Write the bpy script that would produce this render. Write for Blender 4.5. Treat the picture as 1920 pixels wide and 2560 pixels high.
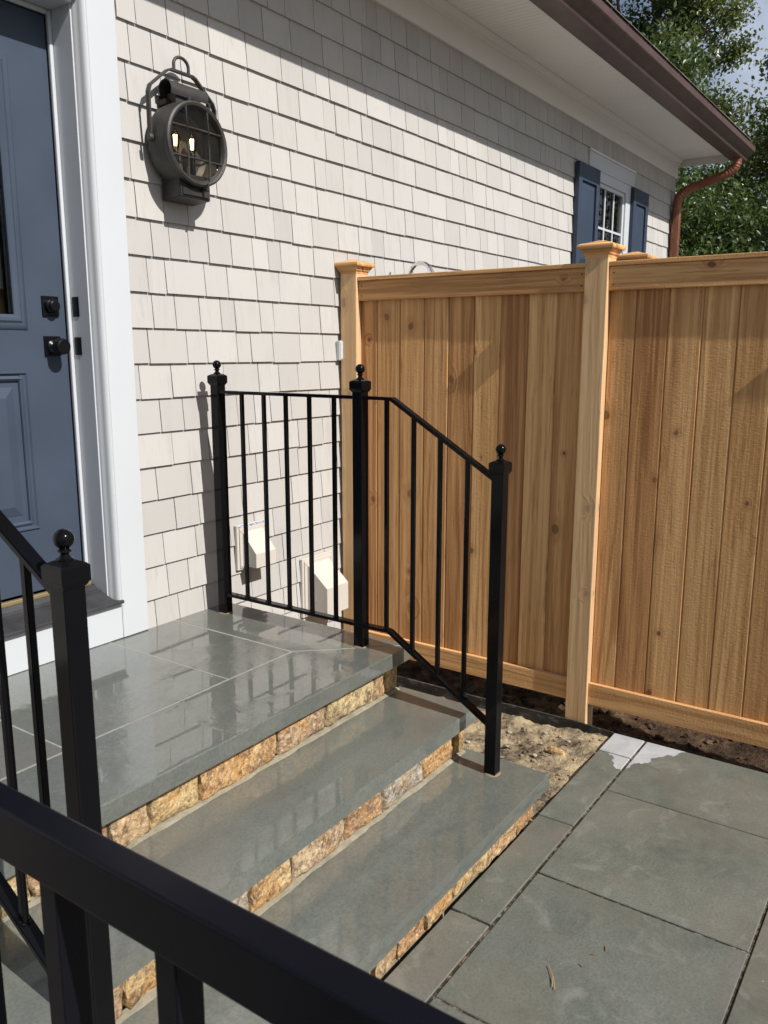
import bpy, bmesh, math, random
import numpy as np
from mathutils import Vector, Matrix, noise as mnoise

random.seed(7)
rng = np.random.default_rng(7)
scene = bpy.context.scene
for o in list(bpy.data.objects):
    bpy.data.objects.remove(o, do_unlink=True)
col = scene.collection

# ------------------------------------------------------------------ camera
CAM = Vector((-1.9666, -2.48, 1.535))
ROT = Matrix(((0.57095313, 0.15479519, -0.80625738),
              (-0.82098193, 0.10895571, -0.5604617),
              (0.00108957, 0.98192011, 0.18929266)))
cd = bpy.data.cameras.new('camera')
co = bpy.data.objects.new('camera', cd)
col.objects.link(co)
# measured rotation (world = ROT @ camera); ROT rows are world axes in camera coordinates
co.matrix_world = Matrix.Translation(CAM) @ ROT.to_4x4()
cd.sensor_fit = 'VERTICAL'
cd.sensor_height = 36.0
cd.sensor_width = 27.0
cd.lens = 2073.0 / 2560.0 * 36.0
cd.clip_start = 0.02
cd.clip_end = 1000
cd.dof.use_dof = True
cd.dof.focus_distance = 3.2
cd.dof.aperture_fstop = 13.0
scene.camera = co

# ------------------------------------------------------------------ sky and sun
TRAVEL = Vector((0.108, 1.0, -0.925)).normalized()
ELEV = math.asin(-TRAVEL.z)
AZ = math.atan2(-TRAVEL.x, -TRAVEL.y)
w = bpy.data.worlds.new('World')
scene.world = w
w.use_nodes = True
wn = w.node_tree
bg = wn.nodes['Background']
sky = wn.nodes.new('ShaderNodeTexSky')
sky.sky_type = 'NISHITA'
sky.sun_disc = False
sky.sun_elevation = ELEV
sky.sun_rotation = AZ
sky.air_density = 1.0
sky.dust_density = 1.6
sky.ozone_density = 1.0
# thin broken cloud over the whole sky
tc = wn.nodes.new('ShaderNodeTexCoord')
cn = wn.nodes.new('ShaderNodeTexNoise')
cn.inputs['Scale'].default_value = 2.6
cn.inputs['Detail'].default_value = 7
cn.inputs['Roughness'].default_value = 0.6
wn.links.new(tc.outputs['Generated'], cn.inputs['Vector'])
cr = wn.nodes.new('ShaderNodeMapRange')
cr.inputs[1].default_value = 0.44
cr.inputs[2].default_value = 0.78
wn.links.new(cn.outputs['Fac'], cr.inputs[0])
mx = wn.nodes.new('ShaderNodeMix')
mx.data_type = 'RGBA'
mx.inputs['B'].default_value = (9.6, 10.6, 12.9, 1)
wn.links.new(cr.outputs[0], mx.inputs['Factor'])
wn.links.new(sky.outputs[0], mx.inputs['A'])
wn.links.new(mx.outputs['Result'], bg.inputs['Color'])
bg.inputs['Strength'].default_value = 0.060

sd = bpy.data.lights.new('sun', 'SUN')
sd.energy = 5.0
sd.angle = math.radians(0.53)
sd.color = (1.0, 0.965, 0.915)
so = bpy.data.objects.new('sun', sd)
so.rotation_mode = 'QUATERNION'
so.rotation_quaternion = TRAVEL.to_track_quat('-Z', 'Y')
so.location = (-1, -10, 12)
col.objects.link(so)

scene.view_settings.view_transform = 'Standard'
scene.view_settings.look = 'None'
scene.view_settings.gamma = 1.0
scene.view_settings.exposure = 0.19
scene.render.engine = 'CYCLES'
scene.cycles.max_bounces = 5
scene.cycles.diffuse_bounces = 3
scene.cycles.glossy_bounces = 3
scene.cycles.transmission_bounces = 5
scene.cycles.caustics_reflective = False
scene.cycles.caustics_refractive = False
scene.cycles.use_adaptive_sampling = True
scene.cycles.adaptive_threshold = 0.015
scene.cycles.transparent_max_bounces = 4

# ------------------------------------------------------------------ object helpers
WL = {}

def link(o, parent=None, label=None, cat=None, group=None, kind=None):
    col.objects.link(o)
    if parent is not None:
        o.parent = parent
        o.matrix_parent_inverse = Matrix.Translation(-WL[parent.name])
    if label: o['label'] = label
    if cat: o['category'] = cat
    if group: o['group'] = group
    if kind: o['kind'] = kind
    WL[o.name] = Vector(o.location)
    return o

def empty(name, loc, label, cat, group=None, kind=None):
    o = bpy.data.objects.new(name, None)
    o.empty_display_size = 0.1
    o.location = loc
    return link(o, None, label, cat, group, kind)

def mesh_obj(name, verts, faces, mat, parent=None, smooth=None, centre=True, **kw):
    me = bpy.data.meshes.new(name)
    v = np.asarray(verts, dtype=np.float64)
    c = (v.min(0) + v.max(0)) / 2 if centre else np.zeros(3)
    me.from_pydata((v - c).tolist(), [], faces)
    me.update()
    if smooth is not None:
        me.shade_smooth()
        me.set_sharp_from_angle(angle=math.radians(smooth))
    me.materials.append(mat)
    o = bpy.data.objects.new(name, me)
    o.location = c
    return link(o, parent, **kw)

def bm_obj(name, bm, mat, parent=None, smooth=None, **kw):
    me = bpy.data.meshes.new(name)
    bmesh.ops.recalc_face_normals(bm, faces=bm.faces)
    co_ = np.array([v.co for v in bm.verts])
    c = Vector((co_.min(0) + co_.max(0)) / 2)
    for v in bm.verts: v.co -= c
    bm.to_mesh(me)
    bm.free()
    if smooth is not None:
        me.shade_smooth()
        me.set_sharp_from_angle(angle=math.radians(smooth))
    me.materials.append(mat)
    o = bpy.data.objects.new(name, me)
    o.location = c
    return link(o, parent, **kw)

def add_box(bm, x, y, z, bev=0.0, seg=1):
    vs = [bm.verts.new((x[i], y[j], z[k])) for k in (0, 1) for j in (0, 1) for i in (0, 1)]
    fs = [bm.faces.new([vs[i] for i in f]) for f in
          ((0, 2, 3, 1), (4, 5, 7, 6), (0, 1, 5, 4), (2, 6, 7, 3), (0, 4, 6, 2), (1, 3, 7, 5))]
    if bev > 0:
        es = list({e for f in fs for e in f.edges})
        bmesh.ops.bevel(bm, geom=es, offset=bev, segments=seg, affect='EDGES', profile=0.6)

def box(name, x, y, z, mat, parent=None, bev=0.0, seg=1, **kw):
    bm = bmesh.new()
    add_box(bm, x, y, z, bev, seg)
    return bm_obj(name, bm, mat, parent, **kw)

def frames(pts, up=Vector((0, 0, 1))):
    pts = [Vector(p) for p in pts]
    out = []
    for i, p in enumerate(pts):
        a = pts[max(i - 1, 0)]; b = pts[min(i + 1, len(pts) - 1)]
        t = (b - a).normalized()
        u = up - t * up.dot(t)
        if u.length < 1e-4:
            u = Vector((0, 1, 0)) - t * t.y
        u.normalize()
        out.append((p, t, u, t.cross(u)))
    return out

def sweep(verts, faces, pts, section, scales=None, up=Vector((0, 0, 1)), closed_caps=True):
    """section: list of (a along side, b along up)"""
    base = len(verts)
    fr = frames(pts, up)
    n = len(section)
    for i, (p, t, u, s) in enumerate(fr):
        k = scales[i] if scales else 1.0
        # mitre: lengthen across bends
        for a, b in section:
            verts.append(tuple(p + s * a * k + u * b * k))
    for i in range(len(fr) - 1):
        for j in range(n):
            j2 = (j + 1) % n
            faces.append((base + i * n + j, base + i * n + j2, base + (i + 1) * n + j2, base + (i + 1) * n + j))
    if closed_caps:
        faces.append(tuple(base + j for j in range(n))[::-1])
        faces.append(tuple(base + (len(fr) - 1) * n + j for j in range(n)))

def circ(r, n=12):
    return [(r * math.cos(2 * math.pi * i / n), r * math.sin(2 * math.pi * i / n)) for i in range(n)]

def rect(wd, h):
    return [(-wd / 2, -h / 2), (wd / 2, -h / 2), (wd / 2, h / 2), (-wd / 2, h / 2)]

def fix_normals(o):
    bm = bmesh.new(); bm.from_mesh(o.data)
    bmesh.ops.recalc_face_normals(bm, faces=bm.faces)
    bm.to_mesh(o.data); bm.free()

def tube(name, pts, r, mat, parent=None, n=12, scales=None, smooth=40, **kw):
    v, f = [], []
    sweep(v, f, pts, circ(r, n), scales)
    o = mesh_obj(name, v, f, mat, parent, smooth=None, **kw)
    fix_normals(o)
    o.data.shade_smooth(); o.data.set_sharp_from_angle(angle=math.radians(smooth))
    return o

def lathe(name, prof, centre, axis, mat, parent=None, n=32, smooth=35, **kw):
    """prof: list of (radius, along axis)"""
    v, f = [], []
    ax = Vector(axis).normalized()
    u = ax.orthogonal().normalized(); s = ax.cross(u)
    c = Vector(centre)
    for r, h in prof:
        for i in range(n):
            a = 2 * math.pi * i / n
            v.append(tuple(c + ax * h + (u * math.cos(a) + s * math.sin(a)) * max(r, 1e-5)))
    for k in range(len(prof) - 1):
        for i in range(n):
            j = (i + 1) % n
            f.append((k * n + i, k * n + j, (k + 1) * n + j, (k + 1) * n + i))
    o = mesh_obj(name, v, f, mat, parent, **kw)
    bm = bmesh.new(); bm.from_mesh(o.data)
    bmesh.ops.remove_doubles(bm, verts=bm.verts, dist=1e-4)
    bmesh.ops.recalc_face_normals(bm, faces=bm.faces)
    bm.to_mesh(o.data); bm.free()
    o.data.shade_smooth(); o.data.set_sharp_from_angle(angle=math.radians(smooth))
    return o

# ------------------------------------------------------------------ material helpers
class M:
    def __init__(s, name, rough=0.6, base=(0.5, 0.5, 0.5), metal=0.0, spec=0.5):
        s.m = bpy.data.materials.new(name)
        s.m.use_nodes = True
        s.nt = s.m.node_tree
        s.b = s.nt.nodes['Principled BSDF']
        s.b.inputs['Roughness'].default_value = rough
        s.b.inputs['Base Color'].default_value = (*base, 1)
        s.b.inputs['Metallic'].default_value = metal
        s.b.inputs['Specular IOR Level'].default_value = spec
        s._pos = None
    def n(s, t, **kw):
        nd = s.nt.nodes.new('ShaderNode' + t)
        for k, v in kw.items():
            setattr(nd, k, v)
        return nd
    def l(s, a, b): s.nt.links.new(a, b)
    def pos(s):
        if s._pos is None:
            s._pos = s.n('NewGeometry').outputs['Position']
        return s._pos
    def rand(s): return s.n('ObjectInfo').outputs['Random']
    def island(s): return s.n('NewGeometry').outputs['Random Per Island']
    def math(s, op, a, b=None, clamp=False):
        nd = s.n('Math', operation=op, use_clamp=clamp)
        for i, v in enumerate((a, b)):
            if v is None: continue
            if isinstance(v, (int, float)): nd.inputs[i].default_value = v
            else: s.l(v, nd.inputs[i])
        return nd.outputs[0]
    def vmul(s, vec, t):
        nd = s.n('VectorMath', operation='MULTIPLY')
        s.l(vec, nd.inputs[0]); nd.inputs[1].default_value = t
        return nd.outputs[0]
    def vadd(s, a, b):
        nd = s.n('VectorMath', operation='ADD')
        s.l(a, nd.inputs[0]); s.l(b, nd.inputs[1])
        return nd.outputs[0]
    def comb(s, x=0.0, y=0.0, z=0.0):
        nd = s.n('CombineXYZ')
        for i, v in enumerate((x, y, z)):
            if isinstance(v, (int, float)): nd.inputs[i].default_value = v
            else: s.l(v, nd.inputs[i])
        return nd.outputs[0]
    def sep(s, v):
        nd = s.n('SeparateXYZ'); s.l(v, nd.inputs[0]); return nd.outputs
    def noise(s, vec, scale=1.0, detail=4, rough=0.55, dist=0.0):
        nd = s.n('TexNoise')
        s.l(vec, nd.inputs['Vector'])
        nd.inputs['Scale'].default_value = scale
        nd.inputs['Detail'].default_value = detail
        nd.inputs['Roughness'].default_value = rough
        nd.inputs['Distortion'].default_value = dist
        return nd.outputs['Fac']
    def voro(s, vec, scale=1.0, feature='F1'):
        nd = s.n('TexVoronoi', feature=feature)
        s.l(vec, nd.inputs['Vector']); nd.inputs['Scale'].default_value = scale
        return nd
    def rng(s, v, a, b, c=0.0, d=1.0, smooth=False):
        nd = s.n('MapRange')
        if smooth: nd.interpolation_type = 'SMOOTHSTEP'
        s.l(v, nd.inputs[0])
        for i, t in enumerate((a, b, c, d)): nd.inputs[i + 1].default_value = t
        return nd.outputs[0]
    def mix(s, f, a, b, mode='MIX'):
        nd = s.n('Mix', data_type='RGBA', blend_type=mode)
        for k, v in (('Factor', f), ('A', a), ('B', b)):
            sk = nd.inputs[k] if k == 'Factor' else [i for i in nd.inputs if i.name == k and i.type == 'RGBA'][0]
            if isinstance(v, (int, float)): sk.default_value = v
            elif isinstance(v, tuple): sk.default_value = (*v, 1)
            else: s.l(v, sk)
        return nd.outputs['Result']
    def ramp(s, v, stops):
        nd = s.n('ValToRGB')
        e = nd.color_ramp.elements
        while len(e) < len(stops): e.new(0.5)
        for i, (p, c) in enumerate(stops):
            e[i].position = p; e[i].color = (*c, 1)
        s.l(v, nd.inputs[0])
        return nd.outputs['Color']
    def color(s, c): s.l(c, s.b.inputs['Base Color'])
    def rough(s, r): s.l(r, s.b.inputs['Roughness'])
    def bump(s, h, strength=0.3, dist=0.002, to='Normal', prev=None):
        nd = s.n('Bump')
        nd.inputs['Strength'].default_value = strength
        nd.inputs['Distance'].default_value = dist
        s.l(h, nd.inputs['Height'])
        if prev is not None: s.l(prev, nd.inputs['Normal'])
        if to: s.l(nd.outputs[0], s.b.inputs[to])
        return nd.outputs[0]

def siding(name, island):
    k = M(name, rough=0.75, spec=0.25)
    p = k.pos()
    rnd = k.island() if island else k.rand()
    base = k.mix(k.rng(rnd, 0, 1), (0.415, 0.402, 0.384), (0.488, 0.473, 0.452))
    sm = k.noise(k.vmul(p, (34, 34, 4.0)), 1, 5, 0.65, 0.6)
    patch = k.noise(p, 5.0, 2)
    msk = k.math('MULTIPLY', k.rng(sm, 0.48, 0.68), k.rng(patch, 0.44, 0.60))
    c = k.mix(k.math('MULTIPLY', msk, 0.6), base, (0.36, 0.355, 0.335))
    warm = k.rng(k.noise(p, 2.2, 2), 0.35, 0.65)
    c = k.mix(k.math('MULTIPLY', warm, 0.25), c, (0.505, 0.472, 0.44))
    # dusty drip streaks and scuffs, each shingle its own
    dr = k.noise(k.vadd(k.vmul(p, (95, 95, 5.5)), k.comb(k.math('MULTIPLY', rnd, 57.0), 0.0, k.math('MULTIPLY', rnd, 19.0))), 1, 4, 0.6)
    c = k.mix(k.math('MULTIPLY', k.math('MULTIPLY', k.rng(dr, 0.56, 0.74), k.rng(rnd, 0.35, 1.0)), 0.34), c, (0.30, 0.295, 0.275))
    k.color(c)
    g = k.noise(k.vmul(p, (160, 160, 7)), 1, 4, 0.6)
    k.bump(g, 0.5, 0.0016)
    return k.m

def paint(name, c, rough=0.45, var=0.06, bumpy=0.06, spec=0.5):
    k = M(name, rough=rough, spec=spec)
    p = k.pos()
    n1 = k.noise(p, 3.0, 4)
    k.color(k.mix(k.rng(n1, 0.3, 0.7), tuple(t * (1 - var) for t in c), tuple(min(t * (1 + var), 1) for t in c)))
    k.bump(k.noise(p, 90, 3), bumpy, 0.001)
    return k.m

def cedar(name, grain='z', tone=(0.0, 1.0), rough_sawn=True, pale=0.0):
    k = M(name, rough=0.72, spec=0.25)
    p = k.pos()
    x, y, z = k.sep(p)
    r = k.rand()
    off = k.math('MULTIPLY', r, 37.0)
    if grain == 'z':
        u = k.math('ADD', k.math('ADD', x, y), off); v = k.math('ADD', z, k.math('MULTIPLY', r, 13.0))
    else:
        u = k.math('ADD', k.math('ADD', z, x), off); v = k.math('ADD', y, k.math('MULTIPLY', r, 13.0))
    uv = k.comb(u, v, k.math('MULTIPLY', r, 5.0))
    streak = k.noise(k.vmul(uv, (62, 1.0, 1)), 1, 5, 0.65, 0.15)
    broad = k.noise(k.vmul(uv, (19, 0.5, 1)), 1, 3, 0.5, 0.1)
    # knots: sparse cells
    wv = k.vadd(k.vmul(uv, (4.6, 3.7, 0)), k.comb(k.math('MULTIPLY', k.noise(k.vmul(uv, (14, 14, 1)), 1, 2), 0.10), k.math('MULTIPLY', k.noise(k.vmul(uv, (17, 12, 1)), 1, 2), 0.10), 0.0))
    kv = k.voro(wv, 1.0)
    kv.voronoi_dimensions = '2D'
    kd = kv.outputs['Distance']
    kc = k.sep(kv.outputs['Color'])
    keep = k.rng(kc[0], 0.50, 0.51)
    rad = k.rng(kc[1], 0, 1, 0.022, 0.085)
    rel = k.math('DIVIDE', kd, rad)
    knot = k.math('MULTIPLY', k.rng(rel, 0.7, 1.15, 1, 0, True), keep)
    halo = k.math('MULTIPLY', k.rng(rel, 1.0, 3.6, 1, 0, True), keep)
    # cathedral grain bent round the knots
    warp = k.math('ADD', k.math('MULTIPLY', k.noise(k.vmul(uv, (5, 0.55, 1)), 1, 2), 6.0), k.math('MULTIPLY', halo, 1.1))
    ln = k.math('SINE', k.math('ADD', k.math('MULTIPLY', u, 150.0), k.math('MULTIPLY', warp, 6.0)))
    line = k.math('MULTIPLY', k.rng(ln, 0.1, 1.0), k.rng(k.noise(k.vmul(uv, (9, 0.9, 1)), 1, 2), 0.40, 0.62))
    lo, hi = tone
    t = k.rng(r, 0.08, 0.92, lo, hi)
    light = k.mix(t, (0.84, 0.525, 0.245), (0.62, 0.325, 0.132))
    dark = k.mix(t, (0.53, 0.285, 0.108), (0.28, 0.115, 0.042))
    f = k.math('ADD', k.math('MULTIPLY', k.rng(streak, 0.40, 0.60), 0.55), k.math('MULTIPLY', k.rng(broad, 0.40, 0.60), 0.45))
    c = k.mix(f, dark, light)
    c = k.mix(k.math('MULTIPLY', line, 0.9), c, dark)
    # dark resin streaks and weather flecks
    fl = k.noise(k.vmul(uv, (95, 4.5, 1)), 1, 4, 0.7, 0.3)
    c = k.mix(k.math('MULTIPLY', k.rng(fl, 0.55, 0.70), 0.55), c, (0.21, 0.085, 0.03))
    c = k.mix(k.math('MULTIPLY', halo, 0.35), c, (0.33, 0.15, 0.055))
    c = k.mix(k.math('MULTIPLY', knot, k.rng(kc[2], 0, 1, 0.45, 0.9)), c, (0.13, 0.06, 0.03))
    if pale: c = k.mix(pale, c, (0.60, 0.47, 0.31))
    k.color(c)
    hgt = k.math('ADD', k.math('MULTIPLY', streak, 0.8), k.math('MULTIPLY', line, 0.35))
    nb = k.bump(hgt, 0.9, 0.0022, to=None)
    if rough_sawn:
        saw = k.noise(k.vmul(uv, (70, 150, 1)), 1, 4, 0.65)
        k.bump(saw, 0.8, 0.0024, prev=nb)
    else:
        k.l(nb, k.b.inputs['Normal'])
    return k.m

def bluestone(name, wet):
    """wet 0 = merely damp patio, 1 = damp treads, 2 = standing film on the landing"""
    k = M(name, rough=0.6, spec=0.4)
    p = k.pos()
    r = k.rand()
    po = k.vadd(p, k.comb(k.math('MULTIPLY', r, 31.0), k.math('MULTIPLY', r, 17.0), 0.0))
    big = k.noise(po, 2.6, 5, 0.6, 0.4)
    mid = k.noise(po, 14, 5, 0.65)
    fine = k.noise(po, 130, 3, 0.6)
    if wet == 0:
        a, b_ = (0.094, 0.106, 0.088), (0.165, 0.170, 0.142)
    elif wet == 1:
        a, b_ = (0.112, 0.126, 0.114), (0.172, 0.183, 0.160)
    else:
        a, b_ = (0.110, 0.120, 0.108), (0.140, 0.148, 0.130)
    c = k.mix(k.rng(big, 0.3, 0.7), a, b_)
    c = k.mix(k.math('MULTIPLY', k.rng(mid, 0.38, 0.68), 0.5), c, (0.185, 0.185, 0.155))
    c = k.mix(k.math('MULTIPLY', r, 0.22), c, (0.105, 0.125, 0.118))
    c = k.mix(k.math('MULTIPLY', k.rng(fine, 0.38, 0.68), 0.40), c, (0.05, 0.056, 0.050))
    # rust bloom and purple cast
    ru = k.math('MULTIPLY', k.rng(k.noise(po, 3.6, 4, 0.6, 0.8), 0.60, 0.76), k.rng(mid, 0.35, 0.6))
    c = k.mix(k.math('MULTIPLY', ru, 0.5 if wet == 0 else 0.3), c, (0.205, 0.150, 0.088))
    pu = k.rng(k.noise(po, 1.9, 3, 0.5, 0.3), 0.56, 0.72)
    c = k.mix(k.math('MULTIPLY', pu, 0.4), c, (0.165, 0.138, 0.125))
    if wet == 0:
        br = k.rng(k.noise(po, 1.3, 5, 0.62, 0.7), 0.48, 0.66)
        c = k.mix(k.math('MULTIPLY', br, 0.5), c, (0.135, 0.118, 0.090))
        lt = k.math('MULTIPLY', k.rng(k.noise(po, 6.5, 5, 0.7, 0.9), 0.56, 0.70), 0.55)
        c = k.mix(lt, c, (0.225, 0.222, 0.195))
        dk = k.math('MULTIPLY', k.rng(k.noise(po, 5.0, 5, 0.7, 1.1), 0.58, 0.72), 0.5)
        c = k.mix(dk, c, (0.062, 0.066, 0.058))
    # pale grit specks
    sp = k.voro(po, 26.0)
    sk = k.math('MULTIPLY', k.rng(sp.outputs['Distance'], 0.03, 0.055, 1, 0), k.rng(k.sep(sp.outputs['Color'])[0], 0.86, 0.87))
    c = k.mix(k.math('MULTIPLY', sk, 0.8), c, (0.5, 0.47, 0.40))
    if wet == 0:
        # pale dry stone that the water has not reached, in the corner by the edging
        x, y, z = k.sep(p)
        d1 = k.math('MAXIMUM', k.math('SUBTRACT', 1.02, x), k.math('SUBTRACT', -1.575, y))      # strip side
        wob = k.math('MULTIPLY', k.math('SUBTRACT', k.noise(p, 13, 3, 0.5), 0.5), 0.16)
        e1 = k.math('SUBTRACT', k.math('ADD', k.math('MULTIPLY', k.math('SUBTRACT', x, 0.855), 0.62), k.math('MULTIPLY', k.math('ADD', y, 1.60), -0.9)), 0.03)
        # line from the strip joint up to the fence edge
        lin = k.math('ADD', k.math('SUBTRACT', k.math('MULTIPLY', k.math('SUBTRACT', x, 0.80), 0.75), k.math('MULTIPLY', k.math('ABSOLUTE', k.math('ADD', y, 1.555)), 1.28)), wob)
        dry = k.math('MAXIMUM', k.rng(lin, 0.060, 0.067), k.math('MULTIPLY', k.math('GREATER_THAN', x, 1.006), k.math('GREATER_THAN', y, -1.575)))
        dc = k.mix(k.rng(mid, 0.3, 0.7), (0.31, 0.32, 0.33), (0.44, 0.45, 0.455))
        dc = k.mix(k.math('MULTIPLY', k.rng(fine, 0.4, 0.8), 0.25), dc, (0.33, 0.33, 0.33))
        c = k.mix(dry, c, dc)
        rr = k.math('ADD', k.rng(mid, 0.3, 0.7, 0.42, 0.60), k.math('MULTIPLY', dry, 0.3))
        k.rough(rr)
        k.bump(k.math('ADD', k.math('MULTIPLY', mid, 1.2), k.math('MULTIPLY', fine, 0.35)), 0.35, 0.003)
    elif wet == 1:
        st = k.math('MULTIPLY', k.rng(k.noise(k.vmul(po, (1, 2.2, 1)), 9, 3, 0.5, 1.2), 0.66, 0.74), k.rng(k.noise(po, 3.1, 2), 0.52, 0.6))
        c = k.mix(k.math('MULTIPLY', st, 0.5), c, (0.16, 0.085, 0.04))
        film = k.rng(k.noise(po, 2.3, 4, 0.6, 0.6), 0.33, 0.50)
        k.rough(k.rng(film, 0, 1, 0.5, 0.32))
        n1 = k.bump(k.math('ADD', mid, k.math('MULTIPLY', fine, 0.4)), 0.22, 0.0025)
        k.b.inputs['Coat Weight'].default_value = 0.8
        k.l(k.rng(film, 0, 1, 0.22, 0.025), k.b.inputs['Coat Roughness'])
        k.l(film, k.b.inputs['Coat Weight'])
        k.b.inputs['Coat IOR'].default_value = 1.62
        rip = k.noise(po, 7, 2, 0.4)
        k.bump(k.math('ADD', rip, k.math('MULTIPLY', fine, 0.10)), 0.14, 0.004, to='Coat Normal')
    else:
        k.b.inputs['Roughness'].default_value = 0.42
        k.bump(k.math('ADD', mid, k.math('MULTIPLY', fine, 0.4)), 0.2, 0.0025)
        k.b.inputs['Coat Weight'].default_value = 1.0
        k.b.inputs['Coat IOR'].default_value = 1.75
        x, y, z = k.sep(p)
        thin = k.rng(k.noise(p, 3.2, 4, 0.6, 0.6), 0.50, 0.64)     # where the film thins the stone's riven face shows
        k.l(k.rng(thin, 0, 1, 0.012, 0.05), k.b.inputs['Coat Roughness'])
        rip = k.noise(k.vmul(p, (1.0, 1.5, 1)), 48, 4, 0.62, 0.3)
        soft = k.noise(p, 6, 2, 0.4)
        h = k.math('ADD', k.math('MULTIPLY', k.math('MULTIPLY', rip, thin), 0.9), k.math('MULTIPLY', soft, 0.22))
        k.bump(h, 0.6, 0.0030, to='Coat Normal')
    k.color(c)
    return k.m

def fieldstone():
    k = M('fieldstone', rough=0.7, spec=0.3)
    p = k.pos(); r = k.rand()
    po = k.vadd(p, k.comb(k.math('MULTIPLY', r, 41.0), k.math('MULTIPLY', r, 23.0), k.math('MULTIPLY', r, 11.0)))
    base = k.ramp(r, [(0.0, (0.50, 0.28, 0.09)), (0.18, (0.52, 0.42, 0.22)), (0.36, (0.54, 0.31, 0.10)),
                      (0.5, (0.36, 0.33, 0.28)), (0.66, (0.55, 0.32, 0.13)), (0.82, (0.46, 0.40, 0.29)), (1.0, (0.44, 0.22, 0.09))])
    n1 = k.noise(po, 11, 6, 0.68, 0.6)
    n2 = k.noise(po, 42, 5, 0.65, 0.4)
    c = k.mix(k.math('MULTIPLY', k.rng(n1, 0.48, 0.72), 0.6), base, (0.60, 0.46, 0.27))
    c = k.mix(k.math('MULTIPLY', k.rng(k.noise(po, 7.5, 4, 0.6, 0.9), 0.50, 0.66), 0.75), c, (0.43, 0.205, 0.055))
    c = k.mix(k.math('MULTIPLY', k.rng(k.noise(po, 19, 5, 0.7, 0.5), 0.50, 0.64), 0.75), c, (0.11, 0.08, 0.06))
    c = k.mix(k.math('MULTIPLY', k.rng(n2, 0.46, 0.64), 0.7), c, (0.15, 0.085, 0.045))
    gr = k.noise(po, 85, 4, 0.75)
    c = k.mix(k.math('MULTIPLY', k.rng(gr, 0.54, 0.64), 0.6), c, (0.74, 0.60, 0.38))
    c = k.mix(k.math('MULTIPLY', k.rng(gr, 0.46, 0.36), 0.7), c, (0.09, 0.055, 0.03))
    k.color(c)
    k.bump(k.math('ADD', k.math('MULTIPLY', n1, 1.2), k.math('MULTIPLY', n2, 0.8)), 1.0, 0.010)
    return k.m

def soil(name, sandy):
    k = M(name, rough=0.95, spec=0.1)
    p = k.pos()
    a = k.noise(p, 5.5, 5, 0.62, 0.4); b_ = k.noise(p, 45, 5, 0.7); c_ = k.noise(p, 170, 3, 0.6)
    f = k.math('ADD', k.math('MULTIPLY', k.rng(a, 0.40, 0.60), 0.6), k.math('MULTIPLY', k.rng(b_, 0.35, 0.65), 0.4))
    if sandy: c = k.ramp(f, [(0.10, (0.085, 0.066, 0.046)), (0.36, (0.24, 0.19, 0.13)), (0.7, (0.44, 0.35, 0.22)), (1.0, (0.53, 0.43, 0.28))])
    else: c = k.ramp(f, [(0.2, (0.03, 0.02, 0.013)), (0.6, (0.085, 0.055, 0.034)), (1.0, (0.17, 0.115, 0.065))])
    c = k.mix(k.math('MULTIPLY', k.rng(c_, 0.45, 0.75), 0.4), c, (0.05, 0.038, 0.028))
    k.color(c)
    k.bump(k.math('ADD', k.math('MULTIPLY', b_, 1.0), k.math('MULTIPLY', c_, 0.5)), 1.0, 0.012)
    return k.m

def metal(name, c, rough, met, bump=0.0, scale=60, var=0.0, c2=None, spec=0.5):
    k = M(name, rough=rough, base=c, metal=met, spec=spec)
    p = k.pos()
    if c2:
        k.color(k.mix(k.rng(k.noise(p, 7, 4, 0.6), 0.35, 0.65), c, c2))
    if bump: k.bump(k.noise(p, scale, 3, 0.5), bump, 0.002)
    return k.m

MAT = {}
MAT['siding'] = siding('painted_cedar_siding', False)
MAT['siding_joined'] = siding('painted_cedar_siding_joined', True)
MAT['sheath'] = paint('siding_underlayer', (0.16, 0.15, 0.135), 0.9)
MAT['white'] = paint('white_trim_paint', (0.53, 0.55, 0.575), 0.4, 0.02)
MAT['soffit'] = paint('soffit_paint', (0.82, 0.80, 0.77), 0.55, 0.03)
MAT['frieze'] = paint('frieze_paint', (0.74, 0.72, 0.69), 0.55, 0.03)
MAT['navy'] = paint('navy_paint', (0.050, 0.066, 0.096), 0.45, 0.12, 0.14, 0.2)
MAT['shutter'] = paint('shutter_blue_paint', (0.034, 0.049, 0.078), 0.45, 0.10, 0.1, 0.3)
MAT['black_gloss'] = metal('black_enamel', (0.004, 0.004, 0.005), 0.12, 0.0, 0.03, 90, spec=0.16)
MAT['black_satin'] = metal('black_powder_coat', (0.005, 0.005, 0.008), 0.24, 0.0, 0.03, 200, spec=0.13)
MAT['hardware'] = metal('black_hardware', (0.004, 0.004, 0.005), 0.3, 0.0, spec=0.22)
MAT['lantern'] = metal('weathered_iron', (0.026, 0.0245, 0.0235), 0.55, 0.3, 0.5, 130, c2=(0.055, 0.051, 0.048))
MAT['copper'] = metal('aged_copper', (0.30, 0.125, 0.070), 0.38, 0.6, 0.1, 30, c2=(0.19, 0.075, 0.045))
MAT['gutter'] = metal('brown_copper_gutter', (0.085, 0.048, 0.040), 0.45, 0.25, 0.1, 25, c2=(0.11, 0.066, 0.056))
MAT['chrome'] = metal('chrome', (0.80, 0.81, 0.83), 0.08, 1.0)
MAT['brass'] = metal('brass_sill_strip', (0.62, 0.48, 0.24), 0.35, 0.8)
MAT['vent'] = paint('almond_plastic', (0.54, 0.50, 0.45), 0.5, 0.03)
MAT['cedar_z'] = cedar('cedar_board', 'z', (0.02, 0.92))
MAT['cedar_post'] = cedar('cedar_post', 'z', (0.0, 0.15), False, 0.38)
MAT['cedar_y'] = cedar('cedar_rail', 'y', (0.15, 0.55))
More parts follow.
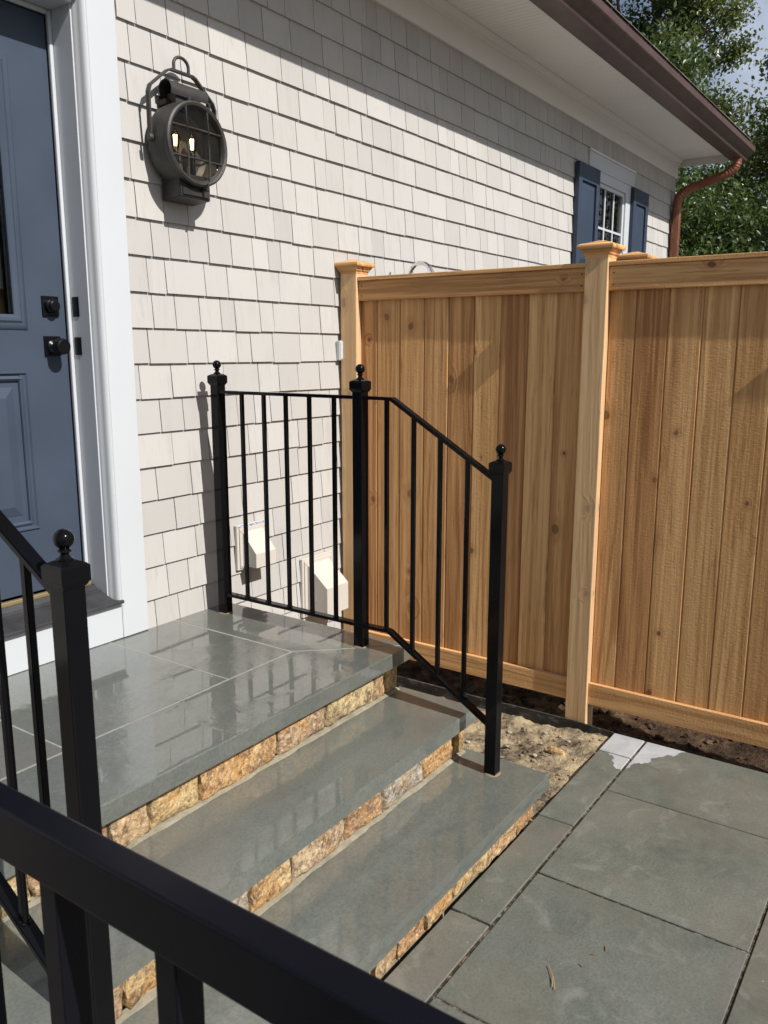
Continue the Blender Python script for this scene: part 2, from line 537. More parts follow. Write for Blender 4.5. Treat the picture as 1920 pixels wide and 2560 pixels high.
MAT['cedar_cap'] = cedar('cedar_cap', 'y', (0.2, 0.5), False)
MAT['patio'] = bluestone('bluestone_patio', 0)
MAT['tread'] = bluestone('bluestone_tread', 1)
MAT['landing'] = bluestone('bluestone_wet', 2)
MAT['stone'] = fieldstone()
MAT['soil'] = soil('sandy_soil', True)
MAT['soil_shaded'] = soil('shaded_soil', False)  # soil on the fence side, the fence's shade put into a darker colour
k = M('mortar', rough=0.9, spec=0.15)
k.color(k.mix(k.rng(k.noise(k.pos(), 25, 5, 0.65), 0.3, 0.7), (0.20, 0.18, 0.13), (0.33, 0.30, 0.225)))
k.bump(k.noise(k.pos(), 120, 4, 0.6), 0.7, 0.004)
MAT['mortar'] = k.m
MAT['rustgrout'] = paint('rust_stained_grout', (0.22, 0.155, 0.095), 0.8, 0.3, 0.4)
k = M('joint_grout', rough=0.85, spec=0.2)
k.color(k.mix(k.rng(k.noise(k.pos(), 30, 4), 0.3, 0.7), (0.23, 0.235, 0.205), (0.31, 0.31, 0.27)))
MAT['grout'] = k.m
k = M('joint_sand', rough=0.95, spec=0.1)
jb = k.noise(k.pos(), 28, 5, 0.7)
k.color(k.ramp(k.rng(jb, 0.32, 0.68), [(0.0, (0.018, 0.015, 0.012)), (0.5, (0.055, 0.045, 0.034)), (0.75, (0.16, 0.135, 0.10)), (1.0, (0.28, 0.25, 0.19))]))
k.bump(k.noise(k.pos(), 150, 3), 1.0, 0.006)
MAT['joint'] = k.m
k = M('black_plastic_edging', rough=0.38)
sp = k.noise(k.pos(), 60, 5, 0.7)
dust = k.rng(k.noise(k.vmul(k.pos(), (1, 1, 2)), 16, 4, 0.65), 0.52, 0.68)
k.color(k.mix(k.math('MAXIMUM', k.math('MULTIPLY', k.rng(sp, 0.66, 0.72), 0.75), k.math('MULTIPLY', dust, 0.35)), (0.016, 0.016, 0.017), (0.28, 0.27, 0.25)))
k.rough(k.rng(sp, 0.3, 0.7, 0.25, 0.6))
MAT['edging'] = k.m
def thin_glass(name, tint, ior, rough, seeded=0.0):
    k = M(name)
    tr = k.n('BsdfTransparent'); tr.inputs['Color'].default_value = (*tint, 1)
    gl = k.n('BsdfGlossy'); gl.inputs['Roughness'].default_value = rough
    fr = k.n('Fresnel'); fr.inputs['IOR'].default_value = ior
    if seeded:
        bn = k.bump(k.noise(k.pos(), 180, 3, 0.6), seeded, 0.002, to=None)
        k.l(bn, gl.inputs['Normal']); k.l(bn, fr.inputs['Normal'])
    ms = k.n('MixShader')
    k.l(fr.outputs[0], ms.inputs[0]); k.l(tr.outputs[0], ms.inputs[1]); k.l(gl.outputs[0], ms.inputs[2])
    k.l(ms.outputs[0], k.nt.nodes['Material Output'].inputs['Surface'])
    return k.m
MAT['glass'] = thin_glass('window_glass', (0.80, 0.83, 0.82), 1.5, 0.0)
MAT['bulb_glass'] = thin_glass('bulb_glass', (0.97, 0.95, 0.90), 1.35, 0.0)
MAT['lens'] = thin_glass('seeded_glass', (0.90, 0.87, 0.82), 1.22, 0.05, 0.10)
k = M('filament', base=(1, 0.8, 0.5))
k.b.inputs['Emission Color'].default_value = (1.0, 0.72, 0.33, 1)
k.b.inputs['Emission Strength'].default_value = 7.0
MAT['filament'] = k.m
MAT['interior'] = paint('dark_interior', (0.045, 0.035, 0.028), 0.7, 0.2)
MAT['rubber'] = metal('weathered_black_sill', (0.022, 0.022, 0.024), 0.5, 0.0, 0.5, 90, c2=(0.05, 0.05, 0.052))
k = M('asphalt_roof', rough=0.95)
k.color(k.mix(k.rng(k.noise(k.pos(), 60, 4), 0.3, 0.7), (0.07, 0.06, 0.052), (0.22, 0.19, 0.16)))
MAT['roof'] = k.m
MAT['concrete'] = paint('concrete', (0.30, 0.29, 0.27), 0.9, 0.15, 0.5)
k = M('sticker', rough=0.5)
k.color(k.mix(k.rng(k.noise(k.vmul(k.pos(), (1, 1, 2)), 70, 3), 0.45, 0.55), (0.18, 0.24, 0.45), (0.62, 0.63, 0.66)))
MAT['sticker'] = k.m
k = M('bark', rough=0.9)
k.color(k.mix(k.rng(k.noise(k.vmul(k.pos(), (9, 9, 2)), 1, 5), 0.3, 0.7), (0.07, 0.055, 0.045), (0.20, 0.17, 0.14)))
k.bump(k.noise(k.vmul(k.pos(), (20, 20, 5)), 1, 4), 0.8, 0.02)
MAT['bark'] = k.m

def leafmat(name, stops, trans):
    k = M(name, rough=0.34, spec=0.55)
    r = k.island()
    big = k.noise(k.pos(), 1.1, 3)
    f = k.math('ADD', k.math('MULTIPLY', r, 0.65), k.math('MULTIPLY', k.rng(big, 0.3, 0.7), 0.35))
    c = k.ramp(f, stops)
    k.color(c)
    tr = k.n('BsdfTranslucent'); k.l(k.mix(0.45, c, (0.20, 0.25, 0.04)), tr.inputs['Color'])
    mxs = k.n('MixShader'); mxs.inputs[0].default_value = trans
    out = k.nt.nodes['Material Output']
    k.l(k.b.outputs[0], mxs.inputs[1]); k.l(tr.outputs[0], mxs.inputs[2]); k.l(mxs.outputs[0], out.inputs['Surface'])
    return k.m
MAT['leaf_a'] = leafmat('leaf_bright', [(0, (0.048, 0.080, 0.022)), (0.45, (0.095, 0.132, 0.038)), (0.85, (0.165, 0.185, 0.06)), (1, (0.28, 0.17, 0.05))], 0.42)
MAT['leaf_b'] = leafmat('leaf_dark', [(0, (0.03, 0.062, 0.02)), (0.5, (0.065, 0.11, 0.032)), (1, (0.125, 0.165, 0.05))], 0.32)
MAT['leaf_c'] = leafmat('leaf_turning', [(0, (0.07, 0.105, 0.026)), (0.5, (0.13, 0.165, 0.042)), (0.8, (0.23, 0.19, 0.055)), (1, (0.34, 0.19, 0.075))], 0.42)

# ------------------------------------------------------------------ ground
k = M('grey_gravel_ground', rough=0.95, spec=0.1)
k.color(k.mix(k.rng(k.noise(k.pos(), 22, 5, 0.7), 0.35, 0.65), (0.10, 0.095, 0.085), (0.24, 0.23, 0.21)))
k.bump(k.noise(k.pos(), 40, 4), 1.0, 0.02)
MAT['ground'] = k.m
gv, gf = [], []
mesh_obj('ground', [(-120, -120, -0.2), (120, -120, -0.2), (120, 120, -0.2), (-120, 120, -0.2)], [(0, 1, 2, 3)], MAT['ground'], centre=False, kind='structure')

def soil_patch(name, x0, x1, y0, y1, nx, ny, fn, mat):
    v = []; f = []
    for j in range(ny + 1):
        for i in range(nx + 1):
            x = x0 + (x1 - x0) * i / nx; y = y0 + (y1 - y0) * j / ny
            v.append((x, y, fn(x, y)))
    for j in range(ny):
        for i in range(nx):
            a = j * (nx + 1) + i
            f.append((a, a + 1, a + nx + 2, a + nx + 1))
    return mesh_obj(name, v, f, mat, centre=False, smooth=60, kind='structure')

def nz(x, y, s, seed=0.0):
    return mnoise.fractal(Vector((x * s, y * s, seed)), 1.0, 2.0, 5)

soil_patch('soil_bed', 0.36, 1.188, -1.475, 0.02, 90, 150,
           lambda x, y: -0.052 + 0.018 * nz(x, y, 4.5, 1) + 0.012 * nz(x, y, 18, 2) + 0.03 * max(0.0, 1 - abs(y + 1.38) / 0.25) - 0.02 * max(0, (y + 0.9)), MAT['soil'])
soil_patch('fence_soil', 1.197, 3.2, -3.4, 0.02, 70, 130,
           lambda x, y: -0.045 + 0.03 * nz(x, y, 3.5, 4) + 0.022 * nz(x, y, 13, 6) - 0.02, MAT['soil_shaded'])

# ------------------------------------------------------------------ patio
patio = mesh_obj('patio', *((lambda b: b)(([(x, y, z) for z in (-0.12, -0.0055) for (x, y) in ((-4, -4.2), (1.186, -4.2), (1.186, -1.47), (-4, -1.47))],
        [(3, 2, 1, 0), (4, 5, 6, 7), (0, 1, 5, 4), (1, 2, 6, 5), (2, 3, 7, 6), (3, 0, 4, 7)]))), MAT['joint'], kind='structure')
def slab(x0, x1, y0, y1, dz=0.0, name='paver'):
    bm = bmesh.new()
    add_box(bm, (x0, x1), (y0, y1), (-0.045, 0.0 + dz), 0.0022)
    return bm_obj(name, bm, MAT['patio'], patio)
g = 0.0035
# narrow strip against the steps
sx = [1.186, 1.006, 0.438, -0.150, -0.735, -1.32, -1.92, -2.52, -3.1]
for a, b in zip(sx[:-1], sx[1:]):
    slab(b + g, a - g, -1.571, -1.4485 if b < 0.43 else -1.446, random.uniform(-0.0015, 0.0015))
px_ = [1.186, 0.727, 0.142, -0.455, -1.052, -1.65, -2.25, -2.85]
for a, b in zip(px_[:-1], px_[1:]):
    slab(b + g, a - g, -2.173, -1.5805, random.uniform(-0.0015, 0.0015))
px2 = [1.186, 0.90, -0.31, -0.91, -1.51, -2.4, -3.0]
for a, b in zip(px2[:-1], px2[1:]):
    slab(b + g, a - g, -2.773, -2.181, random.uniform(-0.0015, 0.0015))
for a, b in zip(px_[:-1], px_[1:]):
    slab(b + g, a - g, -3.373, -2.781, 0.0)
    slab(b + g, a - g, -3.973, -3.381, 0.0)

# black edging board
bm = bmesh.new()
N = 24
for i in range(N + 1):
    y = -0.02 + (-1.44 + 0.02) * i / N
    wob = 0.003 * math.sin(y * 9)
    zt = -0.004 + 0.004 * math.sin(y * 5 + 1)
    for (dx, z) in ((0.0, -0.16), (0.0, zt), (0.009, zt), (0.009, -0.16)):
        bm.verts.new((1.187 + dx + wob, y, z))
bm.verts.ensure_lookup_table()
for i in range(N):
    for j in range(4):
        bm.faces.new([bm.verts[q] for q in (i * 4 + j, i * 4 + (j + 1) % 4, (i + 1) * 4 + (j + 1) % 4, (i + 1) * 4 + j)])
bm.faces.new(bm.verts[0:4]); bm.faces.new(bm.verts[N * 4:N * 4 + 4])
bm_obj('garden_edging', bm, MAT['edging'], label='black plastic edging strip with dust specks standing between soil bed and fence', cat='edging')

# rocks and pebbles in the soil
def rock(name, c, r, mat, seed, label, cat, group=None, stretch=(1, 1, 1)):
    bm = bmesh.new()
    bmesh.ops.create_icosphere(bm, subdivisions=3, radius=1.0)
    for v in bm.verts:
        d = 1 + 0.28 * mnoise.fractal(v.co * 1.4 + Vector((seed, 0, 0)), 1.0, 2.0, 4)
        v.co = Vector((v.co.x * stretch[0], v.co.y * stretch[1], v.co.z * stretch[2])) * r * d + Vector(c)
    return bm_obj(name, bm, mat, None, smooth=30, label=label, cat=cat, group=group)
rock('rock', (0.925, -1.30, -0.022), 0.026, MAT['stone'], 3.1, 'fist sized brown rock lying on the sandy soil beside the steps', 'rock', None, (0.75, 1.7, 0.75))
MAT['pebble'] = paint('pale_pebble', (0.34, 0.31, 0.26), 0.7, 0.2, 0.3)
pebs = [(0.985, -1.352, .0085), (1.06, -1.30, .007), (0.87, -1.235, .008), (0.80, -1.13, .011), (0.98, -1.21, .006), (0.90, -1.10, .007), (0.72, -1.06, .009),
        (1.10, -1.18, .008), (1.02, -1.05, .009), (0.62, -1.15, .007), (0.76, -1.28, .006), (0.70, -1.38, .007), (1.12, -1.36, .006), (0.55, -1.36, .006), (0.84, -0.95, .009)]
for i, (x, y, r) in enumerate(pebs):
    rock('pebble', (x, y, -0.030 - 0.012 * (y > -1.2)), r, MAT['pebble'], i * 2.3, 'small pale pebble lying on the sandy soil bed beside the steps', 'pebble', 'pebbles in the soil bed', (1, 1.4, 0.6))

# loose clods and grit on the soil: too many to count
def clods(name, n, x0, x1, y0, y1, zf, mat, seed, rmin, rmax, label):
    rr = random.Random(seed)
    bm = bmesh.new()
    for i in range(n):
        x = rr.uniform(x0, x1); y = rr.uniform(y0, y1)
        rad = rmin + (rmax - rmin) * rr.random() ** 3
        m4 = Matrix.Translation((x, y, zf(x, y) + rad * 0.3)) @ Matrix.Rotation(rr.uniform(0, 6), 4, 'Z') @ Matrix.Diagonal((1.0, rr.uniform(0.6, 1.0), rr.uniform(0.45, 0.8), 1.0))
        g_ = bmesh.ops.create_icosphere(bm, subdivisions=1, radius=rad, matrix=m4)
        for v in g_['verts']:
            v.co += Vector((rr.uniform(-1, 1), rr.uniform(-1, 1), rr.uniform(-1, 1))) * rad * 0.22
    bm_obj(name, bm, mat, None, kind='stuff', label=label, cat='soil')
SB = lambda x, y: -0.052 + 0.018 * nz(x, y, 4.5, 1) + 0.012 * nz(x, y, 18, 2) + 0.03 * max(0.0, 1 - abs(y + 1.38) / 0.25) - 0.02 * max(0, (y + 0.9))
SF = lambda x, y: -0.065 + 0.03 * nz(x, y, 3.5, 4) + 0.022 * nz(x, y, 13, 6)
clods('soil_clods', 900, 0.44, 1.17, -1.44, -0.5, SB, MAT['soil'], 3, 0.0015, 0.011, 'loose sandy clods and grit scattered over the soil bed')
clods('fence_clods', 700, 1.21, 1.75, -2.3, -0.3, SF, MAT['soil_shaded'], 4, 0.003, 0.024, 'loose clods under the fence, coloured dark for its shade')

# ------------------------------------------------------------------ stoop
XL, XR = -1.31, 0.428
stoop = empty('stone_stoop', (-0.44, -0.75, 0.0), 'bluestone entry stoop with two treads and golden fieldstone risers below the door', 'steps')
# core
bm = bmesh.new()
add_box(bm, (XL + 0.04, XR - 0.045), (-0.868, 0.0), (-0.15, 0.4405))
add_box(bm, (XL + 0.04, XR - 0.045), (-1.143, -0.867), (-0.15, 0.2755))
add_box(bm, (XL + 0.04, XR - 0.045), (-1.422, -1.142), (-0.15, 0.1105))
bm_obj('mortar_core', bm, MAT['mortar'], stoop)
# grout sheet under the landing joints
box('grout_bed', (XL + 0.01, XR - 0.01), (-0.92, 0.0), (0.4415, 0.4952), MAT['grout'], stoop)

def poly_slab(name, pts, z0, z1, mat, parent, bev=0.004):
    bm = bmesh.new()
    bot = [bm.verts.new((x, y, z0)) for x, y in pts]
    top = [bm.verts.new((x, y, z1)) for x, y in pts]
    n = len(pts)
    bm.faces.new(bot[::-1]); bm.faces.new(top)
    for i in range(n):
        bm.faces.new((bot[i], bot[(i + 1) % n], top[(i + 1) % n], top[i]))
    bmesh.ops.bevel(bm, geom=[e for e in bm.edges], offset=bev, segments=3, affect='EDGES', profile=0.6)
    return bm_obj(name, bm, mat, parent)
zt, zb = 0.496, 0.442
g2 = 0.0026
poly_slab('landing_slab', [(XL, -0.932), (XR, -0.932), (0.132, -0.624 - g2 * 1.2), (-1.03, -0.624 - g2 * 1.2)], zb, zt, MAT['landing'], stoop)
poly_slab('landing_slab', [(XR, -0.928 + g2 * 1.5), (XR, 0.0), (0.134 + g2, 0.0), (0.134 + g2, -0.622)], zb, zt, MAT['landing'], stoop)
poly_slab('landing_slab', [(XL, -0.928 + g2 * 1.5), (-1.034 - g2, -0.622), (-1.034 - g2, 0.0), (XL, 0.0)], zb, zt, MAT['landing'], stoop)
xs = [0.134, -0.176, -0.767, -1.034]
for a, b in zip(xs[:-1], xs[1:]):
    poly_slab('landing_slab', [(b + g2, -0.624 + g2), (a - g2, -0.624 + g2), (a - g2, 0.0), (b + g2, 0.0)], zb, zt + random.uniform(-0.0008, 0.0006), MAT['landing'], stoop, 0.002)
def tread(y0, y1, zt, zb):
    n = 40
    pts = [(XL, y1)] + [(XL + (XR - XL) * i / n, y0 + 0.0012 * mnoise.noise(Vector((i * 0.9, y0 * 7, 0)))) for i in range(n + 1)] + [(XR, y1)]
    bm = bmesh.new()
    bot = [bm.verts.new((x, y, zb)) for x, y in pts]; top = [bm.verts.new((x, y, zt)) for x, y in pts]
    m = len(pts)
    bm.faces.new(bot[::-1]); tf = bm.faces.new(top)
    for i in range(m): bm.faces.new((bot[i], bot[(i + 1) % m], top[(i + 1) % m], top[i]))
    bmesh.ops.bevel(bm, geom=[e for e in tf.edges], offset=0.006, segments=3, affect='EDGES', profile=0.5)
    return bm_obj('tread', bm, MAT['tread'], stoop)
tread(-1.205, -0.885, 0.330, 0.277)
tread(-1.484, -1.160, 0.165, 0.112)

def riser_stone(x0, x1, yf, z0, z1, seed, yback, end=None):
    nx, nz_ = 22, 9
    bm = bmesh.new()
    gr = {}
    wob = lambda t, s: 0.011 * mnoise.noise(Vector((t * 16, seed * 3.7, s)))
    for j in range(nz_ + 1):
        for i in range(nx + 1):
            u, v = i / nx, j / nz_
            z = z0 + (z1 - z0) * v + (wob(x0 + (x1 - x0) * u, 5) if 0 < j < nz_ else wob(x0 + (x1 - x0) * u, 5) * 0.6)
            x = x0 + (x1 - x0) * u + (wob(z, 1) if i == 0 else wob(z, 2) if i == nx else 0)
            e = min(u * (x1 - x0), (1 - u) * (x1 - x0), v * (z1 - z0) * 1.3, (1 - v) * (z1 - z0) * 1.3)
            rnd = max(0.0, 1 - e / 0.006) ** 2 * 0.006
            d = 0.007 * mnoise.fractal(Vector((x * 9, z * 9, seed)), 0.65, 2.2, 6) + 0.003 * mnoise.noise(Vector((x * 45, z * 45, seed + 9)))
            gr[i, j] = bm.verts.new((x, yf + rnd - d, z))
    for j in range(nz_):
        for i in range(nx):
            bm.faces.new((gr[i, j], gr[i + 1, j], gr[i + 1, j + 1], gr[i, j + 1]))
    # back edge ring
    ring = [gr[i, 0] for i in range(nx + 1)] + [gr[nx, j] for j in range(1, nz_ + 1)] + [gr[i, nz_] for i in range(nx - 1, -1, -1)] + [gr[0, j] for j in range(nz_ - 1, 0, -1)]
    bk = [bm.verts.new((v.co.x, yback, v.co.z)) for v in ring]
    for a in range(len(ring)):
        b = (a + 1) % len(ring)
        bm.faces.new((ring[a], bk[a], bk[b], ring[b]))
    return bm_obj('riser_stone', bm, MAT['stone'], stoop, smooth=60)
def riser(joints, yf, z0, z1, yback, sd):
    for i, (a, b) in enumerate(zip(joints[:-1], joints[1:])):
        m_ = 0.0055
        riser_stone(a + m_, b - m_, yf, z0 + random.uniform(0.001, 0.006), z1 - 0.001, sd + i * 1.37, yback)
riser([XL + .03, -1.062, -0.858, -0.729, -0.559, -0.247, -0.014, 0.25, 0.318, 0.398], -0.901, 0.333, 0.4405, -0.86, 2.0)
riser([XL + .03, -1.20, -1.034, -0.80, -0.660, -0.509, -0.275, -0.091, 0.141, 0.327, 0.398], -1.177, 0.168, 0.2760, -1.136, 11.0)
riser([XL + .03, -1.10, -0.86, -0.66, -0.53, -0.416, -0.291, -0.135, 0.100, 0.27, 0.40], -1.451, 0.004, 0.1105, -1.415, 23.0)
# fillets of mortar at the foot of the risers and in the joints
def fillet(y_in, y_out, z, hgt):
    n = 260
    v, f = [], []
    for i in range(n + 1):
        x = XL + 0.03 + (0.40 - XL - 0.03) * i / n
        a = 0.005 * mnoise.fractal(Vector((x * 11, z * 9, 0)), 0.9, 2.0, 4); b = 0.004 * mnoise.fractal(Vector((x * 15, z * 9, 4)), 0.9, 2.0, 4)
        v += [(x, y_in, z + hgt + b), (x, (y_in + y_out) / 2 - 0.002 + a, z + hgt * 0.75 + b * 0.6), (x, y_out + a, z + 0.0005), (x, y_in, z + 0.0005)]
    for i in range(n):
        for j in range(4):
            f.append((i * 4 + j, i * 4 + (j + 1) % 4, (i + 1) * 4 + (j + 1) % 4, (i + 1) * 4 + j))
    f += [(3, 2, 1, 0), (n * 4, n * 4 + 1, n * 4 + 2, n * 4 + 3)]
    o = mesh_obj('mortar_fillet', v, f, MAT['mortar'], stoop, smooth=60); fix_normals(o)
fillet(-0.886, -0.9085, 0.330, 0.006)
fillet(-1.162, -1.1845, 0.165, 0.006)
# side facing of the stoop (rough stone blocks)
for (y0, y1, ztop) in ((-0.868, 0.0, 0.4405), (-1.15, -0.868, 0.2755), (-1.43, -1.15, 0.1105)):
    box('side_block', (XR - 0.046, XR - 0.028), (y0 + 0.003, y1 - 0.003), (-0.15, ztop - 0.001), MAT['concrete'], stoop, 0.003)

# ------------------------------------------------------------------ railings
PY = (-0.106, -0.790, -1.326)
PB = (0.496, 0.496, 0.165)
CAPZ = (1.440, 1.432, 1.195)
def railing(X, label):
    root = empty('stair_railing', (X, -0.7, 0.33), label, 'railing', 'stair railings')
    hp = 0.020
    for y, zb_, zc in zip(PY, PB, CAPZ):
        p = box('post', (X - hp, X + hp), (y - hp, y + hp), (zb_ + 0.0005, zc), MAT['black_gloss'], root, 0.0025, 2)
        bm = bmesh.new()
        c = 0.0268
        prof = [(hp + 0.001, zc - 0.030), (hp + 0.007, zc - 0.020), (c, zc - 0.017), (c, zc + 0.004), (c - 0.004, zc + 0.008), (0.012, zc + 0.013)]
        rings = [[bm.verts.new((X + sx * r, y + sy * r, z)) for sx, sy in ((-1, -1), (1, -1), (1, 1), (-1, 1))] for r, z in prof]
        for a, b in zip(rings[:-1], rings[1:]):
            for i in range(4): bm.faces.new((a[i], a[(i + 1) % 4], b[(i + 1) % 4], b[i]))
        bm.faces.new(rings[-1]); bm.faces.new(rings[0][::-1])
        bm_obj('post_cap', bm, MAT['black_gloss'], p)
        zz = zc + 0.012
        R_ = 0.0165
        pr = [(0.0135, 0), (0.014, 0.003), (0.0095, 0.006), (0.007, 0.010), (0.0075, 0.013), (0.011, 0.015), (0.0105, 0.018), (0.0075, 0.020)]
        cz = 0.020 + R_ * 0.93
        for t in range(1, 13):
            a = -math.pi / 2 + 0.42 + (math.pi - 0.42) * t / 12
            pr.append((R_ * math.cos(a), cz + R_ * math.sin(a)))
        lathe('ball_finial', pr, (X, y, zz), (0, 0, 1), MAT['black_gloss'], p, 28)
        # rust stained grout ring at the foot
        lathe('base_grout', [(0.0295, 0.0006), (0.027, 0.003), (0.02, 0.004)], (X, y, zb_), (0, 0, 1), MAT['rustgrout'], p, 20)
    wd, th = 0.030, 0.012
    top = 1.390
    zt1 = top - th / 2
    def bar(name, pts):
        v, f = [], []
        sweep(v, f, pts, rect(wd, th))
        o = mesh_obj(name, v, f, MAT['black_gloss'], root); fix_normals(o)
        bm = bmesh.new(); bm.from_mesh(o.data)
        bmesh.ops.bevel(bm, geom=bm.edges[:], offset=0.0018, segments=2, affect='EDGES'); bm.to_mesh(o.data); bm.free()
    bar('top_rail', [(X, PY[0] - hp + .002, zt1), (X, PY[1] + hp - .002, zt1)])
    bar('top_rail', [(X, PY[1] - hp + .002, zt1), (X, -0.922, zt1 - 0.001), (X, PY[2] + hp - .002, 1.149)])
    zb1 = 0.576
    bar('bottom_rail', [(X, PY[0] - hp + .002, zb1), (X, PY[1] + hp - .002, zb1)])
    bar('bottom_rail', [(X, PY[1] - hp + .002, zb1), (X, -0.914, zb1 + 0.001), (X, PY[2] + hp - .002, 0.336)])
    def zat(y, zf, yb, ze):
        if y > yb: return zf
        t = (y - yb) / (PY[2] + hp - yb)
        return zf + (ze - zf) * t
    hb = 0.0068
    for y in (-0.233, -0.345, -0.453, -0.564, -0.676, -0.900, -1.008, -1.110, -1.212):
        z0 = zat(y, zb1, -0.914, 0.336) + th / 2 - 0.003
        z1 = zat(y, zt1, -0.922, 1.149) - th / 2 + 0.003
        b = box('baluster', (X - hb, X + hb), (y - hb, y + hb), (z0, z1), MAT['black_gloss'], root, 0.0012)
        rg = bmesh.new()
        for q in range(5):
            a = q * 1.256 + y
            m4 = Matrix.Translation((X + 0.0085 * math.cos(a), y + 0.0085 * math.sin(a), z0 + 0.004 + 0.001 * math.sin(a * 3)))
            bmesh.ops.create_icosphere(rg, subdivisions=2, radius=0.0038, matrix=m4)
        bm_obj('weld', rg, MAT['black_gloss'], b, smooth=60)
    return root
railing(0.322, 'black iron stair railing with ball finials between landing and cedar fence')
railing(-1.200, 'black iron stair railing with ball finials in front of the blue door')

# foreground railing beside the steps
FX0, FX1 = -1.550, -1.515
fr_ = empty('guard_railing', (-1.53, -2.0, 0), 'black square tube guard railing with thick top rail standing on the patio', 'railing')
box('top_rail', (FX0, FX1), (-2.9, -1.25), (1.009, 1.0695), MAT['black_satin'], fr_, 0.004, 3)
box('bottom_rail', (FX0 + .003, FX1 - .003), (-2.88, -1.27), (0.10, 0.135), MAT['black_satin'], fr_, 0.003, 2)
yb = -1.414
while yb > -2.85:
    box('baluster', (FX0 + .002, FX0 + .034), (yb - 0.028, yb), (0.134, 1.0105), MAT['black_satin'], fr_, 0.002, 2)
    yb -= 0.175
for y in (-1.262, -2.888):
    box('post', (FX0 - 0.006, FX1 + 0.006), (y - 0.023, y + 0.023), (0.0025, 1.085), MAT['black_satin'], fr_, 0.003, 2)

# ------------------------------------------------------------------ house
HX0, HX1 = -3.6, 6.42
house = empty('house', (1.4, 0.0, 0.0), 'pale shingled house with blue door, white trim and brown gutter', 'house')
wall = None
bm = bmesh.new()
OPX0, OPX1, OPT = -1.14, -0.135, 2.645
WX0, WX1, WZ0, WZ1 = 4.38, 5.14, 1.46, 2.90
add_box(bm, (HX0, OPX0), (0.004, 0.16), (-0.2, 3.36))
add_box(bm, (OPX0, OPX1), (0.004, 0.16), (OPT, 3.36))
add_box(bm, (OPX0, OPX1), (0.004, 0.16), (-0.2, 0.49))
add_box(bm, (OPX1, WX0), (0.004, 0.16), (-0.2, 3.36))
add_box(bm, (WX0, WX1), (0.004, 0.16), (-0.2, WZ0))
add_box(bm, (WX0, WX1), (0.004, 0.16), (WZ1, 3.36))
add_box(bm, (WX1, HX1), (0.004, 0.16), (-0.2, 3.36))
add_box(bm, (HX1 - 0.16, HX1), (0.161, 7.0), (-0.2, 3.36))
wall = bm_obj('wall', bm, MAT['sheath'], house)
# rooms behind glass: dark shells
for (x0, x1, y0, y1, z0, z1) in ((-2.6, 1.2, 0.17, 3.0, 0.55, 3.2), (3.2, 6.2, 0.17, 2.6, 0.55, 3.2)):
    bm = bmesh.new()
    vs = [bm.verts.new((x, y, z)) for z in (z0, z1) for (x, y) in ((x0, y0), (x1, y0), (x1, y1), (x0, y1))]
    for f in ((0, 1, 2, 3), (7, 6, 5, 4), (1, 5, 6, 2), (2, 6, 7, 3), (3, 7, 4, 0)):
        bm.faces.new([vs[i] for i in f])
    bm_obj('room_interior', bm, MAT['interior'], house)

# --- shingles
EXP = 0.127
me = bpy.data.meshes.new('shingle')
vv = [(0, -0.0140, 0), (1, -0.0140, 0), (1, 0.003, 0), (0, 0.003, 0), (0, -0.0025, 0.146), (1, -0.0025, 0.146), (1, 0.003, 0.146), (0, 0.003, 0.146)]
ff = [(0, 3, 2, 1), (4, 5, 6, 7), (0, 1, 5, 4), (1, 2, 6, 5), (2, 3, 7, 6), (3, 0, 4, 7)]
me.from_pydata(vv, [], ff); me.update()
me.materials.append(MAT['siding'])
items = []
RT = ROT.transposed()
def project(p):
    c = RT @ (Vector(p) - CAM)
    if c.z > -0.05: return None
    return (960 + 2073 * c.x / -c.z, 1280 - 2073 * c.y / -c.z)
rows = list(range(-5, 21))
for rI in rows:
    zc = 0.605 + EXP * rI
    if zc > 3.143: continue
    rs = random.Random(100 + rI)
    x = HX0
    segs = []
    while x < HX1 - 0.02:
        wdt = rs.choice((0.085, 0.1, 0.115, 0.125, 0.14, 0.155, 0.175, 0.2)) * rs.uniform(0.92, 1.08)
        segs.append((x, min(x + wdt, HX1)))
        x += wdt
    for a, b in segs:
        top = zc + EXP
        # openings: door surround and window surround cut the shingles
        for (qa, qb, q0, q1) in ((-1.265, 0.0, -1.0, 2.78), (WX0 - 0.1, WX1 + 0.1, WZ0 - 0.1, 3.0)):
            if a < qb and b > qa and zc + 0.05 > q0 and zc + 0.06 < q1:
                if a < qa: b = qa - 0.002
                elif b > qb: a = qb + 0.002
                else: a = b = 0
        if b - a < 0.018: continue
        if zc < 0.42 and b < XR: continue
        items.append((a, b, zc, rs.uniform(-0.0006, 0.0006) - (0.0022 if rs.random() < 0.05 else 0), rs.uniform(0.92, 1.10), rs.uniform(-0.008, 0.008)))
def area(it):
    a, b, z, *_ = it
    ps = [project((X_, 0, Z_)) for X_, Z_ in ((a, z), (b, z), (b, z + EXP), (a, z + EXP))]
    if any(p is None for p in ps): return 0
    cx = sum(p[0] for p in ps) / 4; cy = sum(p[1] for p in ps) / 4
    if cx < 0 or cx > 1920 or cy < 0 or cy > 2560: return 0
    s = 0
    for i in range(4):
        s += ps[i][0] * ps[(i + 1) % 4][1] - ps[(i + 1) % 4][0] * ps[i][1]
    # hidden behind the fence
    if a > 1.3 and cy > 700 and cx > 880: return 0
    return abs(s) / 2
items.sort(key=area, reverse=True)
GAP = 0.0016
for a, b, z, dz, ky, tw in items[:300]:
    o = bpy.data.objects.new('shingle', me)
    o.location = (a + GAP, 0, z + dz)
    o.scale = (b - a - 2 * GAP, ky, 1)
    o.rotation_euler = (0, tw * 0.7, 0)
    link(o, wall)
sv, sf = [], []
